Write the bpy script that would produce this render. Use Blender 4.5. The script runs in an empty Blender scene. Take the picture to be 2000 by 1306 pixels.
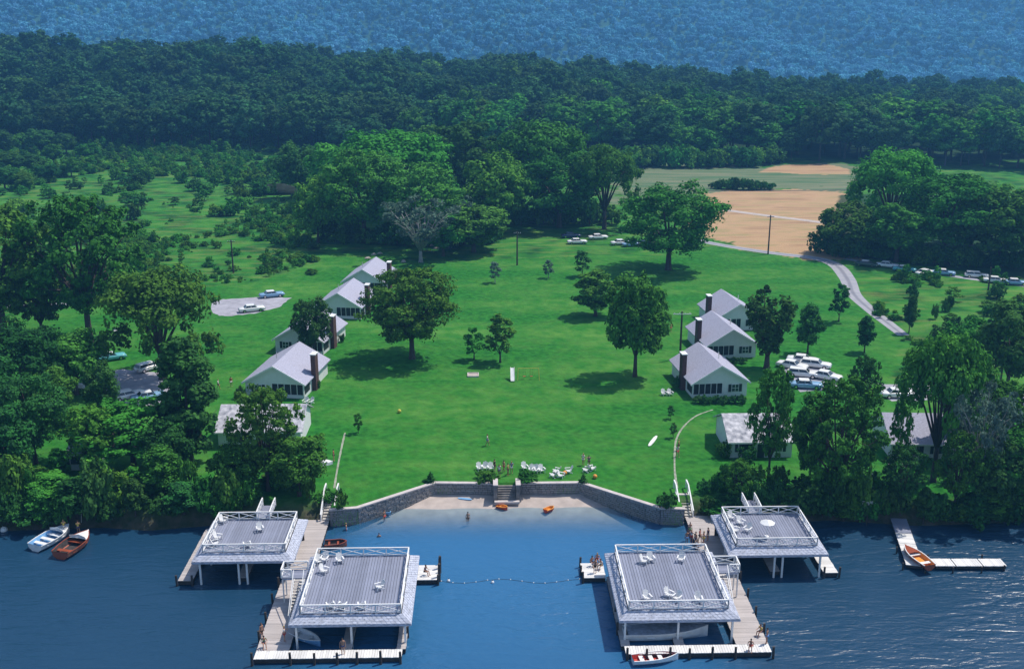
import bpy, math, random
import numpy as np
from mathutils import Vector, Matrix, noise as mnoise
random.seed(7); RNG = np.random.default_rng(7)
sc = bpy.context.scene
COL = sc.collection
R = math.radians

# ------------------------------------------------------------------ camera
F = 2080.0; PITCH = R(16.6); YAW = R(1.4); CAMX, CAMZ = -2.6, 60.0
cd = bpy.data.cameras.new('camera'); cam = bpy.data.objects.new('camera', cd); COL.objects.link(cam)
cam.location = (CAMX, 0, CAMZ); cam.rotation_euler = (math.pi/2 - PITCH, 0, -YAW)
cd.sensor_width = 36; cd.lens = 36*F/2000; cd.clip_start = .5; cd.clip_end = 9000
sc.camera = cam
# ------------------------------------------------------------------ world, sun
SUN_EL, SUN_AZ = R(61), R(62)
w = bpy.data.worlds.new("World"); sc.world = w; w.use_nodes = True
nt = w.node_tree; bg = nt.nodes['Background']
sky = nt.nodes.new('ShaderNodeTexSky'); sky.sky_type = 'NISHITA'; sky.sun_disc = False
sky.sun_elevation = SUN_EL; sky.sun_rotation = SUN_AZ
nt.links.new(sky.outputs[0], bg.inputs[0]); bg.inputs[1].default_value = 0.13
sl = bpy.data.lights.new('sun', 'SUN'); sl.energy = 4.0; sl.angle = R(.6); sl.color = (1, .95, .86)
so = bpy.data.objects.new('sun', sl); COL.objects.link(so)
sd = Vector((math.sin(SUN_AZ)*math.cos(SUN_EL), math.cos(SUN_AZ)*math.cos(SUN_EL), math.sin(SUN_EL)))
so.rotation_euler = sd.to_track_quat('Z', 'Y').to_euler(); so.location = (100, 100, 200)
sc.view_settings.view_transform = 'Standard'; sc.view_settings.look = 'None'
sc.view_settings.exposure = 0.3; sc.view_settings.gamma = 1; sc.view_settings.use_curve_mapping = False
sc.cycles.use_denoising = True
sc.cycles.max_bounces = 6; sc.cycles.transparent_max_bounces = 8

# ------------------------------------------------------------------ where things stand
_f = (math.sin(YAW)*math.cos(PITCH), math.cos(YAW)*math.cos(PITCH), -math.sin(PITCH))
_r = (math.cos(YAW), -math.sin(YAW), 0)
_u = (math.sin(YAW)*math.sin(PITCH), math.cos(YAW)*math.sin(PITCH), math.cos(PITCH))
LAND = 2.1
def hit(px, py, z=LAND):
    u = (px-1000)/F; v = (653-py)/F
    d = [_f[i]+u*_r[i]+v*_u[i] for i in range(3)]
    t = (z-CAMZ)/d[2]
    return (CAMX+d[0]*t, d[1]*t)
def depth(x, y, z):
    return (x-CAMX)*_f[0]+y*_f[1]+(z-CAMZ)*_f[2]
def row(x, y, z):
    return 653-F*((x-CAMX)*_u[0]+y*_u[1]+(z-CAMZ)*_u[2])/depth(x, y, z)
def sstep(a, b, x):
    t = np.clip((x-a)/(b-a), 0, 1); return t*t*(3-2*t)
WALL_L = [(-22.05, 119.35), (-18.7, 119.9), (-9.5, 127.0), (-1.5, 126.6)]
WALL_R = [(1.1, 126.6), (9.4, 126.6), (18.6, 118.9), (21.5, 118.6)]
SHX = [-900, -120, -75, -61, -50, -44, -36, -28, -23, -21.4, -18.7, -9.5, 9.4, 18.6, 20.9, 25, 33, 40, 50, 63, 80, 130, 900]
SHY = [112, 114, 118, 118.0, 118.6, 117.6, 118.9, 118.2, 119.3, 119.4, 119.9, 127, 126.6, 118.9, 118.6, 118.7, 117.6, 118.4, 116.6, 117.3, 116, 113, 112]
def shore(x): return np.interp(x, SHX, SHY)
def ground_z(x, y):
    x = np.asarray(x, float); y = np.asarray(y, float)
    d = y-shore(x)
    bank = -1.5+3.6*sstep(-1.5, 4.2, d)
    wallz = np.where(d >= 0.0, LAND, -1.5)
    k = ((x > -22.0) & (x < 21.4))
    z = np.where(k, wallz, bank)
    ridge = np.clip(9-0.040*x, 2.1, 60)
    z = z+(ridge-2)*sstep(465, 680, y)*1.0
    z = z-(ridge+35)*sstep(705, 1150, y)
    return z
def gz(x, y): return float(ground_z(x, y))
def ghit(px, py):
    z = LAND
    for _ in range(12):
        x, y = hit(px, py, z); y = min(y, 900); z = .5*z+.5*gz(x, y)
    return x, y, gz(x, y)

# ------------------------------------------------------------------ helpers
class MB:
    def __init__(s): s.v = []; s.f = []
    def box(s, cx, cy, cz, sx, sy, sz, rz=0, rx=0, ry=0):
        M = Matrix.Translation((cx, cy, cz)) @ Matrix.Rotation(rz, 4, 'Z') @ Matrix.Rotation(ry, 4, 'Y') @ Matrix.Rotation(rx, 4, 'X')
        b = len(s.v)
        for dx in (-.5, .5):
            for dy in (-.5, .5):
                for dz in (-.5, .5): s.v.append(tuple(M @ Vector((dx*sx, dy*sy, dz*sz))))
        s.f += [tuple(b+i for i in q) for q in ((0, 1, 3, 2), (4, 6, 7, 5), (0, 4, 5, 1), (2, 3, 7, 6), (0, 2, 6, 4), (1, 5, 7, 3))]
        return s
    def bar(s, p, q, wd, h=None):
        p = Vector(p); q = Vector(q); d = q-p; L = d.length
        if h is None: h = wd
        z = d.normalized(); up = Vector((0, 0, 1)) if abs(z.z) < .95 else Vector((0, 1, 0))
        x = z.cross(up).normalized(); y = x.cross(z)
        b = len(s.v)
        for c in (p, q):
            for a, e in ((-1, -1), (1, -1), (1, 1), (-1, 1)): s.v.append(tuple(c+x*(a*wd/2)+y*(e*h/2)))
        s.f += [(b, b+1, b+2, b+3), (b+7, b+6, b+5, b+4)]+[(b+i, b+4+i, b+4+(i+1) % 4, b+(i+1) % 4) for i in range(4)]
        return s
    def tube(s, pts, rad, n=6, cap=True):
        b0 = len(s.v); pts = [Vector(p) for p in pts]
        for i, p in enumerate(pts):
            d = (pts[min(i+1, len(pts)-1)]-pts[max(i-1, 0)]).normalized()
            up = Vector((0, 0, 1)) if abs(d.z) < .9 else Vector((0, 1, 0))
            x = d.cross(up).normalized(); y = x.cross(d); r = rad[i] if hasattr(rad, '__len__') else rad
            for k in range(n):
                a = 2*math.pi*k/n; s.v.append(tuple(p+x*(r*math.cos(a))+y*(r*math.sin(a))))
        for i in range(len(pts)-1):
            for k in range(n):
                a = b0+i*n+k; c = b0+i*n+(k+1) % n; s.f.append((a, c, c+n, a+n))
        if cap:
            s.f.append(tuple(b0+k for k in range(n))[::-1]); e = b0+(len(pts)-1)*n; s.f.append(tuple(e+k for k in range(n)))
        return s
    def poly(s, pts):
        b = len(s.v); s.v += [tuple(p) for p in pts]; s.f.append(tuple(range(b, b+len(pts)))); return s
    def slab(s, pts, t):
        """a closed slab: polygon pts, extruded by vector t"""
        b = len(s.v); n = len(pts); t = Vector(t)
        s.v += [tuple(p) for p in pts]+[tuple(Vector(p)+t) for p in pts]
        s.f.append(tuple(range(b, b+n))); s.f.append(tuple(range(b+2*n-1, b+n-1, -1)))
        s.f += [(b+i, b+n+i, b+n+(i+1) % n, b+(i+1) % n) for i in range(n)]
        return s
    def ell(s, c, rx, ry, rz, n=10, m=6, zmin=-1):
        b = len(s.v)
        for j in range(m+1):
            t = -math.pi/2+math.pi*j/m; zz = max(math.sin(t), zmin)
            for i in range(n):
                a = 2*math.pi*i/n; s.v.append((c[0]+rx*math.cos(t)*math.cos(a), c[1]+ry*math.cos(t)*math.sin(a), c[2]+rz*zz))
        for j in range(m):
            for i in range(n):
                s.f.append((b+j*n+i, b+j*n+(i+1) % n, b+(j+1)*n+(i+1) % n, b+(j+1)*n+i))
        return s
    def mesh(s, name, smooth=False):
        me = bpy.data.meshes.new(name); me.from_pydata(s.v, [], s.f); me.validate(); me.update()
        if smooth: me.shade_smooth()
        return me
    def build(s, name, m, parent=None, smooth=False, loc=None, rz=0):
        return link(s.mesh(name, smooth), name, m, parent, loc, rz)
def link(me, name, m=None, parent=None, loc=None, rz=0, rot=None, scale=None):
    if m is not None and not me.materials: me.materials.append(m)
    o = bpy.data.objects.new(name, me); COL.objects.link(o); o.parent = parent
    if loc is not None: o.location = loc
    if rz: o.rotation_euler = (0, 0, rz)
    if rot is not None: o.rotation_euler = rot
    if scale is not None: o.scale = scale
    return o
def tag(o, label=None, cat=None, group=None, kind=None):
    if label: o['label'] = label
    if cat: o['category'] = cat
    if group: o['group'] = group
    if kind: o['kind'] = kind
    return o
def empty(name, loc, rz=0, label=None, cat=None, group=None):
    o = bpy.data.objects.new(name, None); COL.objects.link(o); o.location = loc; o.rotation_euler = (0, 0, rz); o.empty_display_size = .3
    return tag(o, label, cat, group)
KIDS = {}
def kids(o):
    return [c for c in COL.objects if c.parent is o]
def snapshot(o):
    return (o, [snapshot(c) for c in kids(o)])
def copy_tree(snap, parent=None, loc=None, rz=None, label=None, group=None, scale=None):
    o, ch = snap; c = o.copy(); COL.objects.link(c)
    if parent is not None: c.parent = parent
    if loc is not None: c.location = loc
    if rz is not None: c.rotation_euler = (0, 0, rz)
    if scale is not None: c.scale = scale
    if label: c['label'] = label
    if group: c['group'] = group
    for k in ch: copy_tree(k, c)
    return c
class Proto:
    """first use moves the original, later uses copy it"""
    def __init__(s, o): s.snap = snapshot(o); s.o = o; s.used = False
    def put(s, loc, rz=0, label=None, group=None, scale=None):
        if not s.used:
            s.used = True; o = s.o; o.location = loc; o.rotation_euler = (0, 0, rz)
            if scale is not None: o.scale = scale
            if label: o['label'] = label
            if group: o['group'] = group
            return o
        return copy_tree(s.snap, None, loc, rz, label, group, scale if scale is not None else (1, 1, 1))

# ------------------------------------------------------------------ materials
def newmat(name):
    m = bpy.data.materials.new(name); m.use_nodes = True; n = m.node_tree.nodes; l = m.node_tree.links
    return m, n, l, n['Principled BSDF']
def mat(name, c, rough=.75, var=.18, scale=3.0, bump=0.0, metal=0.0, stretch=(1, 1, 1), c2=None, spec=.3):
    m, n, l, b = newmat(name)
    tc = n.new('ShaderNodeTexCoord'); mp = n.new('ShaderNodeMapping'); mp.inputs['Scale'].default_value = stretch
    l.new(tc.outputs['Object'], mp.inputs[0])
    nz = n.new('ShaderNodeTexNoise'); nz.inputs['Scale'].default_value = scale; nz.inputs['Detail'].default_value = 4
    l.new(mp.outputs[0], nz.inputs['Vector'])
    cr = n.new('ShaderNodeValToRGB'); cr.color_ramp.elements[0].position = .3; cr.color_ramp.elements[1].position = .7
    a = [max(0, k*(1-var)) for k in c]; d = [min(1, k*(1+var)) for k in (c2 or c)]
    cr.color_ramp.elements[0].color = (*a, 1); cr.color_ramp.elements[1].color = (*d, 1)
    l.new(nz.outputs['Fac'], cr.inputs[0]); l.new(cr.outputs[0], b.inputs['Base Color'])
    b.inputs['Roughness'].default_value = rough; b.inputs['Metallic'].default_value = metal
    b.inputs['Specular IOR Level'].default_value = spec
    if bump:
        bm = n.new('ShaderNodeBump'); bm.inputs['Strength'].default_value = bump; bm.inputs['Distance'].default_value = .05
        l.new(nz.outputs['Fac'], bm.inputs['Height']); l.new(bm.outputs[0], b.inputs['Normal'])
    return m
M = {}
M['white'] = mat('white_paint', (.74, .73, .72), .5, .10, 1.5)
M['trim'] = mat('white_trim', (.78, .77, .76), .5, .06, 2)
M['deck'] = mat('weathered_deck_boards', (.32,.31,.35), .8, .30, 1.6, .3, stretch=(3, .25, 1))
M['dock'] = mat('pale_dock_boards', (.52, .48, .44), .8, .25, 1.3, .3, stretch=(.6, 2.5, 1))
M['skirt'] = mat('pale_blue_grey_shingles', (.42, .44, .52), .8, .28, 2.2, .4, stretch=(1, 1, 4))
M['pile'] = mat('dark_wet_timber', (.055, .045, .04), .7, .3, 5)
M['darkwood'] = mat('brown_black_timber', (.05, .042, .04), .8, .3, 3)
M['roof'] = mat('silver_grey_asphalt_shingles', (.36, .355, .44), .85, .24, 4, .5, stretch=(1, 1, 5))
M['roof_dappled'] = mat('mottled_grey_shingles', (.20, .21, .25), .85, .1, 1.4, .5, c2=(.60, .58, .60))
M['brick'] = mat('red_brown_brick', (.10, .05, .045), .85, .35, 6, .5)
M['shutter'] = mat('dark_green_shutter_paint', (.02, .035, .03), .5, .2, 5)
M['screen'] = mat('dark_porch_screen', (.025, .03, .03), .6, .4, 2)
M['sand'] = mat('beach_sand', (.44, .37, .33), .95, .14, .8, .3)
M['gravel'] = mat('pale_gravel', (.34, .33, .37), .95, .18, .7, .5)
M['stone'] = mat('grey_brown_fieldstone', (.13, .12, .115), .9, .1, .9, .6, c2=(.30, .27, .25))
M['cap'] = mat('pale_concrete_cap', (.52, .46, .44), .85, .12, 1.5, .3)
M['bark'] = mat('dark_grey_brown_bark', (.075, .06, .05), .95, .3, 6, .6)
M['bark_pale'] = mat('pale_grey_bark', (.30, .29, .28), .95, .25, 6, .4)
M['red'] = mat('faded_red_paint', (.55, .07, .045), .5, .15, 3)
M['orange'] = mat('orange_plastic', (.75, .30, .05), .5, .1, 3)
M['mahogany'] = mat('varnished_mahogany', (.30, .07, .03), .3, .2, 3, stretch=(.5, 4, 1), spec=.6)
M['bluepaint'] = mat('light_blue_paint', (.18, .38, .62), .5, .12, 3)
M['rubber'] = mat('black_rubber', (.02, .02, .02), .8, .2, 5)
M['chrome'] = mat('bright_chrome', (.7, .7, .72), .2, .05, 5, metal=1.0)
M['yellow'] = mat('yellow_cloth', (.55, .48, .08), .8, .1, 5)
M['skin'] = mat('tanned_skin', (.42, .22, .14), .6, .1, 5)
def glassm():
    m, n, l, b = newmat('dark_window_glass'); b.inputs['Base Color'].default_value = (.03, .04, .05, 1); b.inputs['Roughness'].default_value = .08
    b.inputs['Specular IOR Level'].default_value = .8; return m
M['glass'] = glassm()
def clapboard():
    m, n, l, b = newmat('white_clapboard')
    tc = n.new('ShaderNodeTexCoord'); wv = n.new('ShaderNodeTexWave'); wv.bands_direction = 'Z'; wv.wave_profile = 'SAW'
    wv.inputs['Scale'].default_value = 1.3; l.new(tc.outputs['Object'], wv.inputs[0])
    nz = n.new('ShaderNodeTexNoise'); nz.inputs['Scale'].default_value = 1.2; l.new(tc.outputs['Object'], nz.inputs[0])
    cr = n.new('ShaderNodeValToRGB'); cr.color_ramp.elements[0].color = (.66, .66, .68, 1); cr.color_ramp.elements[1].color = (.80, .79, .78, 1)
    l.new(nz.outputs[0], cr.inputs[0]); l.new(cr.outputs[0], b.inputs['Base Color'])
    bm = n.new('ShaderNodeBump'); bm.inputs['Strength'].default_value = .5; bm.inputs['Distance'].default_value = .02
    l.new(wv.outputs['Fac'], bm.inputs['Height']); l.new(bm.outputs[0], b.inputs['Normal']); b.inputs['Roughness'].default_value = .6
    return m
M['wall'] = clapboard()
def foliage(name, ca, cb, trans=.22):
    m, n, l, b = newmat(name); out = n['Material Output']
    at = n.new('ShaderNodeAttribute'); at.attribute_name = 'rnd'
    oi = n.new('ShaderNodeObjectInfo')
    tc = n.new('ShaderNodeTexCoord'); nz = n.new('ShaderNodeTexNoise'); nz.inputs['Scale'].default_value = .35; nz.inputs['Detail'].default_value = 2
    l.new(tc.outputs['Object'], nz.inputs[0])
    ad = n.new('ShaderNodeMath'); ad.operation = 'MULTIPLY_ADD'; ad.inputs[1].default_value = .45
    l.new(at.outputs['Fac'], ad.inputs[0])
    s2 = n.new('ShaderNodeMath'); s2.operation = 'MULTIPLY'; s2.inputs[1].default_value = .65; l.new(nz.outputs[0], s2.inputs[0]); l.new(s2.outputs[0], ad.inputs[2])
    cr = n.new('ShaderNodeValToRGB'); cr.color_ramp.elements[0].position = .25; cr.color_ramp.elements[1].position = .78
    cr.color_ramp.elements[0].color = (*ca, 1); cr.color_ramp.elements[1].color = (*cb, 1); l.new(ad.outputs[0], cr.inputs[0])
    hs = n.new('ShaderNodeHueSaturation'); l.new(cr.outputs[0], hs.inputs['Color'])
    mr = n.new('ShaderNodeMapRange'); mr.inputs[3].default_value = .48; mr.inputs[4].default_value = .525; l.new(oi.outputs['Random'], mr.inputs[0]); l.new(mr.outputs[0], hs.inputs['Hue'])
    mv = n.new('ShaderNodeMapRange'); mv.inputs[3].default_value = .75; mv.inputs[4].default_value = 1.25
    mm = n.new('ShaderNodeMath'); mm.operation = 'MULTIPLY'; mm.inputs[1].default_value = 7.31; fr = n.new('ShaderNodeMath'); fr.operation = 'FRACT'
    l.new(oi.outputs['Random'], mm.inputs[0]); l.new(mm.outputs[0], fr.inputs[0]); l.new(fr.outputs[0], mv.inputs[0]); l.new(mv.outputs[0], hs.inputs['Value'])
    n.remove(b); df = n.new('ShaderNodeBsdfDiffuse'); tr = n.new('ShaderNodeBsdfTranslucent'); mx = n.new('ShaderNodeMixShader'); mx.inputs[0].default_value = trans
    l.new(hs.outputs[0], df.inputs[0]); l.new(hs.outputs[0], tr.inputs[0]); l.new(df.outputs[0], mx.inputs[1]); l.new(tr.outputs[0], mx.inputs[2]); l.new(mx.outputs[0], out.inputs[0])
    return m
M['leaf'] = foliage('green_leaves', (.030, .10, .022), (.10, .29, .04))
M['leaf_dark'] = foliage('dark_green_leaves', (.020, .068, .024), (.062, .19, .038))
M['leaf_light'] = foliage('light_green_leaves', (.045, .15, .024), (.14, .37, .045))
M['leaf_pale'] = foliage('grey_green_leaves', (.07, .13, .10), (.17, .27, .20))
M['leaf_forest'] = foliage('forest_leaves', (.020, .060, .027), (.065, .175, .052))
M['leaf_hill_haze'] = foliage('haze_tinted_hillside_leaves', (.04, .19, .27), (.22, .56, .70))  # blue of the distant haze painted into the leaf colour

def ground_mat():
    m, n, l, b = newmat('grass_and_fields')
    tc = n.new('ShaderNodeTexCoord')
    def noise(s, d=4, st=None):
        x = n.new('ShaderNodeTexNoise'); x.inputs['Scale'].default_value = s; x.inputs['Detail'].default_value = d
        if st:
            mp = n.new('ShaderNodeMapping'); mp.inputs['Scale'].default_value = st; l.new(tc.outputs['Object'], mp.inputs[0]); l.new(mp.outputs[0], x.inputs[0])
        else: l.new(tc.outputs['Object'], x.inputs[0])
        return x.outputs['Fac']
    def ramp(f, stops):
        cr = n.new('ShaderNodeValToRGB'); e = cr.color_ramp.elements
        while len(e) < len(stops): e.new(.5)
        for i, (p, c) in enumerate(stops): e[i].position = p; e[i].color = (*c, 1)
        l.new(f, cr.inputs[0]); return cr.outputs[0]
    def mix(f, a, c):
        x = n.new('ShaderNodeMix'); x.data_type = 'RGBA'; l.new(f, x.inputs['Factor']); l.new(a, x.inputs['A']); l.new(c, x.inputs['B']); return x.outputs['Result']
    def attr(a):
        x = n.new('ShaderNodeAttribute'); x.attribute_name = a; return x.outputs['Fac']
    lawn = mix(ramp(noise(.05, 7, (.55, 1.6, 1)), [(.38, (0, 0, 0)), (.66, (.75, .75, .75))]),
               ramp(noise(.9, 6), [(.35, (.013, .10, .014)), (.65, (.030, .18, .022))]),
               ramp(noise(.35, 6), [(.35, (.035, .175, .022)), (.65, (.11, .25, .045))]))
    dry = ramp(noise(.25, 6, (.6, 2.2, 1)), [(.47, (0, 0, 0)), (.68, (.42, .42, .42))])
    rough0 = ramp(noise(.16, 8), [(.34, (.014, .078, .016)), (.5, (.030, .155, .022)), (.66, (.060, .21, .030))])
    rough = mix(dry, rough0, ramp(noise(2, 3), [(.3, (.16, .20, .05)), (.7, (.25, .24, .08))]))
    tan = ramp(noise(.12, 7, (.5, 2.5, 1)), [(.3, (.30, .19, .11)), (.52, (.45, .29, .165)), (.72, (.25, .23, .10))])
    palef = ramp(noise(.1, 6, (.4, 2.5, 1)), [(.35, (.08, .15, .07)), (.65, (.19, .20, .12))])
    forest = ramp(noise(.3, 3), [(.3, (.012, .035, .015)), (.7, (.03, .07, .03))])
    bankc = ramp(noise(.8, 5), [(.35, (.03, .045, .02)), (.65, (.10, .085, .06))])
    c = mix(attr('lawn'), rough, lawn); c = mix(attr('pale'), c, palef); c = mix(attr('tan'), c, tan)
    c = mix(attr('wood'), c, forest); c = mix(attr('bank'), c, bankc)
    l.new(c, b.inputs['Base Color']); b.inputs['Roughness'].default_value = .95; b.inputs['Specular IOR Level'].default_value = .05
    bm = n.new('ShaderNodeBump'); bm.inputs['Strength'].default_value = .6; bm.inputs['Distance'].default_value = .25
    l.new(noise(1.6, 6), bm.inputs['Height']); l.new(bm.outputs[0], b.inputs['Normal'])
    return m
def plank_mat(name, base):
    m, n, l, b = newmat(name); g = n.new('ShaderNodeNewGeometry'); cr = n.new('ShaderNodeValToRGB')
    cr.color_ramp.elements[0].color = (*[k*.72 for k in base], 1); cr.color_ramp.elements[1].color = (*[min(1, k*1.25) for k in base], 1)
    tc = n.new('ShaderNodeTexCoord'); nz = n.new('ShaderNodeTexNoise'); nz.inputs['Scale'].default_value = .7; nz.inputs['Detail'].default_value = 5; l.new(tc.outputs['Object'], nz.inputs[0])
    ad = n.new('ShaderNodeMath'); ad.operation = 'MULTIPLY_ADD'; ad.inputs[1].default_value = .45; l.new(g.outputs['Random Per Island'], ad.inputs[0])
    s2 = n.new('ShaderNodeMath'); s2.operation = 'MULTIPLY'; s2.inputs[1].default_value = .6; l.new(nz.outputs[0], s2.inputs[0]); l.new(s2.outputs[0], ad.inputs[2])
    l.new(ad.outputs[0], cr.inputs[0]); l.new(cr.outputs[0], b.inputs['Base Color']); b.inputs['Roughness'].default_value = .8; b.inputs['Specular IOR Level'].default_value = .2
    return m
M['stonep'] = plank_mat('fieldstone_blocks', (.27, .255, .25)); M['deckp'] = plank_mat('grey_deck_planks', (.225, .24, .31)); M['dockp'] = plank_mat('pale_dock_planks', (.46, .41, .39)); M['dockw'] = plank_mat('whitewashed_planks', (.70, .68, .66))
M['ground'] = ground_mat()
def water_mat():
    m, n, l, b = newmat('lake_water'); out = n['Material Output']
    tc = n.new('ShaderNodeTexCoord')
    def noise(s, d, st, rz=0):
        mp = n.new('ShaderNodeMapping'); mp.inputs['Scale'].default_value = st; mp.inputs['Rotation'].default_value = (0, 0, rz); l.new(tc.outputs['Object'], mp.inputs[0])
        x = n.new('ShaderNodeTexNoise'); x.inputs['Scale'].default_value = s; x.inputs['Detail'].default_value = d; x.inputs['Distortion'].default_value = .6; l.new(mp.outputs[0], x.inputs[0]); return x.outputs['Fac']
    a = noise(.55, 3, (.45, 1.5, 1), R(12)); c = noise(1.6, 3, (.6, 1.3, 1), R(-15)); big = noise(.035, 3, (1, 1.3, 1))
    ad = n.new('ShaderNodeMath'); ad.operation = 'MULTIPLY_ADD'; ad.inputs[1].default_value = .35; l.new(c, ad.inputs[0]); l.new(a, ad.inputs[2])
    bm = n.new('ShaderNodeBump'); bm.inputs['Distance'].default_value = .33; l.new(ad.outputs[0], bm.inputs['Height'])
    mr = n.new('ShaderNodeMapRange'); mr.inputs[1].default_value = .38; mr.inputs[2].default_value = .62; mr.inputs[3].default_value = .35; mr.inputs[4].default_value = .95
    l.new(big, mr.inputs[0]); l.new(mr.outputs[0], bm.inputs['Strength']); l.new(bm.outputs[0], b.inputs['Normal'])
    cv = n.new('ShaderNodeAttribute'); cv.attribute_name = 'cove'
    mx = n.new('ShaderNodeMix'); mx.data_type = 'RGBA'; mx.inputs['A'].default_value = (.010, .046, .095, 1); mx.inputs['B'].default_value = (.024, .125, .27, 1)
    l.new(cv.outputs['Fac'], mx.inputs['Factor']); l.new(mx.outputs['Result'], b.inputs['Base Color'])
    b.inputs['Roughness'].default_value = .31; b.inputs['IOR'].default_value = 1.33; b.inputs['Specular IOR Level'].default_value = .75
    dp = n.new('ShaderNodeAttribute'); dp.attribute_name = 'clear'
    tr = n.new('ShaderNodeBsdfTransparent'); tr.inputs[0].default_value = (.80, .92, .97, 1)
    ms = n.new('ShaderNodeMixShader'); l.new(dp.outputs['Fac'], ms.inputs[0]); l.new(b.outputs[0], ms.inputs[1]); l.new(tr.outputs[0], ms.inputs[2]); l.new(ms.outputs[0], out.inputs[0])
    return m
M['water'] = water_mat()

# ------------------------------------------------------------------ terrain
def in_poly(px, py, poly):
    inside = np.zeros(px.shape, bool); n = len(poly)
    for i in range(n):
        x1, y1 = poly[i]; x2, y2 = poly[(i+1) % n]
        c = ((y1 > py) != (y2 > py)) & (px < (x2-x1)*(py-y1)/((y2-y1) or 1e-9)+x1); inside ^= c
    return inside
def grid_mesh(name, X, Y, Z, attrs):
    ny, nx = X.shape; v = np.stack([X, Y, Z], -1).reshape(-1, 3)
    i = np.arange((ny-1)*(nx-1)); r = i//(nx-1); c = i % (nx-1); a = r*nx+c
    f = np.stack([a, a+1, a+nx+1, a+nx], -1)
    me = bpy.data.meshes.new(name); me.vertices.add(len(v)); me.vertices.foreach_set('co', v.ravel().astype(np.float32))
    me.loops.add(f.size); me.loops.foreach_set('vertex_index', f.ravel().astype(np.int32))
    me.polygons.add(len(f)); me.polygons.foreach_set('loop_start', np.arange(0, f.size, 4, dtype=np.int32)); me.polygons.foreach_set('loop_total', np.full(len(f), 4, np.int32))
    for k, val in attrs.items():
        at = me.attributes.new(k, 'FLOAT', 'POINT'); at.data.foreach_set('value', val.ravel().astype(np.float32))
    me.update(); me.validate(); me.shade_smooth(); return me
def seg(a, b, n): return np.linspace(a, b, n, endpoint=False)
xs = np.concatenate([seg(-900, -200, 60), seg(-200, -22.6, 150), [-22.6, -22.01, -21.99], seg(-21.4, 20.9, 60), [20.9, 21.39, 21.41], seg(22, 200, 150), np.linspace(200, 900, 60)])
ts = np.concatenate([[-1.5, -1.0, -.01, 0.0], seg(.5, 6, 9), seg(6, 330, 230), seg(330, 700, 90), np.linspace(700, 1700, 60)])
X, T_ = np.meshgrid(xs, ts); Y = shore(X)+T_; Z = ground_z(X, Y)
wob = 1.5*np.sin(X*.21)+1.2*np.sin(X*.093+Y*.11)+np.sin(Y*.17)
LAWN = [hit(*p) for p in [(-600, 900), (-300, 660), (30, 650), (60, 590), (250, 575), (400, 560), (520, 545), (640, 505), (740, 500), (900, 512), (1000, 505), (1250, 500), (1395, 482), (1500, 495), (1600, 505), (1640, 525), (1665, 575), (1700, 608), (1765, 655), (1740, 740), (2100, 800), (2600, 900)]]+[(300, 90), (-300, 90)]
TANP = [hit(*p) for p in [(1385, 374), (1640, 371), (1680, 400), (1680, 520), (1600, 505), (1500, 493), (1380, 476), (1340, 430)]]
TAN2 = [hit(*p) for p in [(1500, 328), (1545, 321), (1600, 321), (1660, 331), (1660, 340), (1560, 341), (1480, 337)]]
PALE = [hit(*p) for p in [(1180, 322), (1700, 322), (1690, 373), (1385, 374), (1200, 400)]]
aX = X+wob*.6; aY = Y+wob*.9
lawnA = in_poly(aX, aY, LAWN)*1.0; rag = 4*np.sin(X*.31+Y*.13)+3*np.sin(X*.17-Y*.29)+RNG.normal(size=X.shape)*1.6
tanA = (in_poly(aX+rag*.5, aY+rag*.6, TANP) | in_poly(aX, aY, TAN2))*1.0; paleA = in_poly(aX+rag, aY+rag*1.5, PALE)*1.0
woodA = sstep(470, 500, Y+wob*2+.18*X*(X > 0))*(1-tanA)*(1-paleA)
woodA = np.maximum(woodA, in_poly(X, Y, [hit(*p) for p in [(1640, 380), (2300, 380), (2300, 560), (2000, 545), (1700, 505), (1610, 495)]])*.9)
bankA = np.where((X < -22) | (X > 21.4), 1-sstep(1.5, 5, T_), 0)
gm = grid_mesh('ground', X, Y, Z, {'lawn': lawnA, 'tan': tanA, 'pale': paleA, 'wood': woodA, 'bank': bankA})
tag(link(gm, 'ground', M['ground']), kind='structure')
# lake
wx = np.concatenate([seg(-900, -30, 30), seg(-30, 30, 90), np.linspace(30, 900, 30)]); wy = np.concatenate([seg(-300, 60, 20), seg(60, 130, 120)[:], [130]])
WX, WY = np.meshgrid(wx, wy)
cove = sstep(22.5, 17, np.abs(WX+.2)) if False else (1-sstep(16, 26, np.abs(WX+.2)))
cove = cove*(1-.45*sstep(95, 60, WY) if False else 1)*(.35+.65*sstep(60, 112, WY))
clear = np.where(np.abs(WX+.3) < 21.2, sstep(113.5, 124.6, WY)**1.3, 0)*.93
tag(link(grid_mesh('lake_water', WX, WY, WX*0, {'cove': cove, 'clear': clear}), 'lake_water', M['water']), kind='structure')
# beach: a gently sloping sheet of sand running under the water
bx = np.linspace(-21.6, 21.2, 80); by = np.linspace(109, 127.6, 50); BX, BY = np.meshgrid(bx, by)
BZ = (BY-123.8)*.2+.05*np.sin(BX*.9)*np.sin(BY*.8+1); BZ = np.minimum(BZ, .68)
tag(link(grid_mesh('beach', BX, BY, BZ, {}), 'beach', M['sand']), kind='structure')

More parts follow.
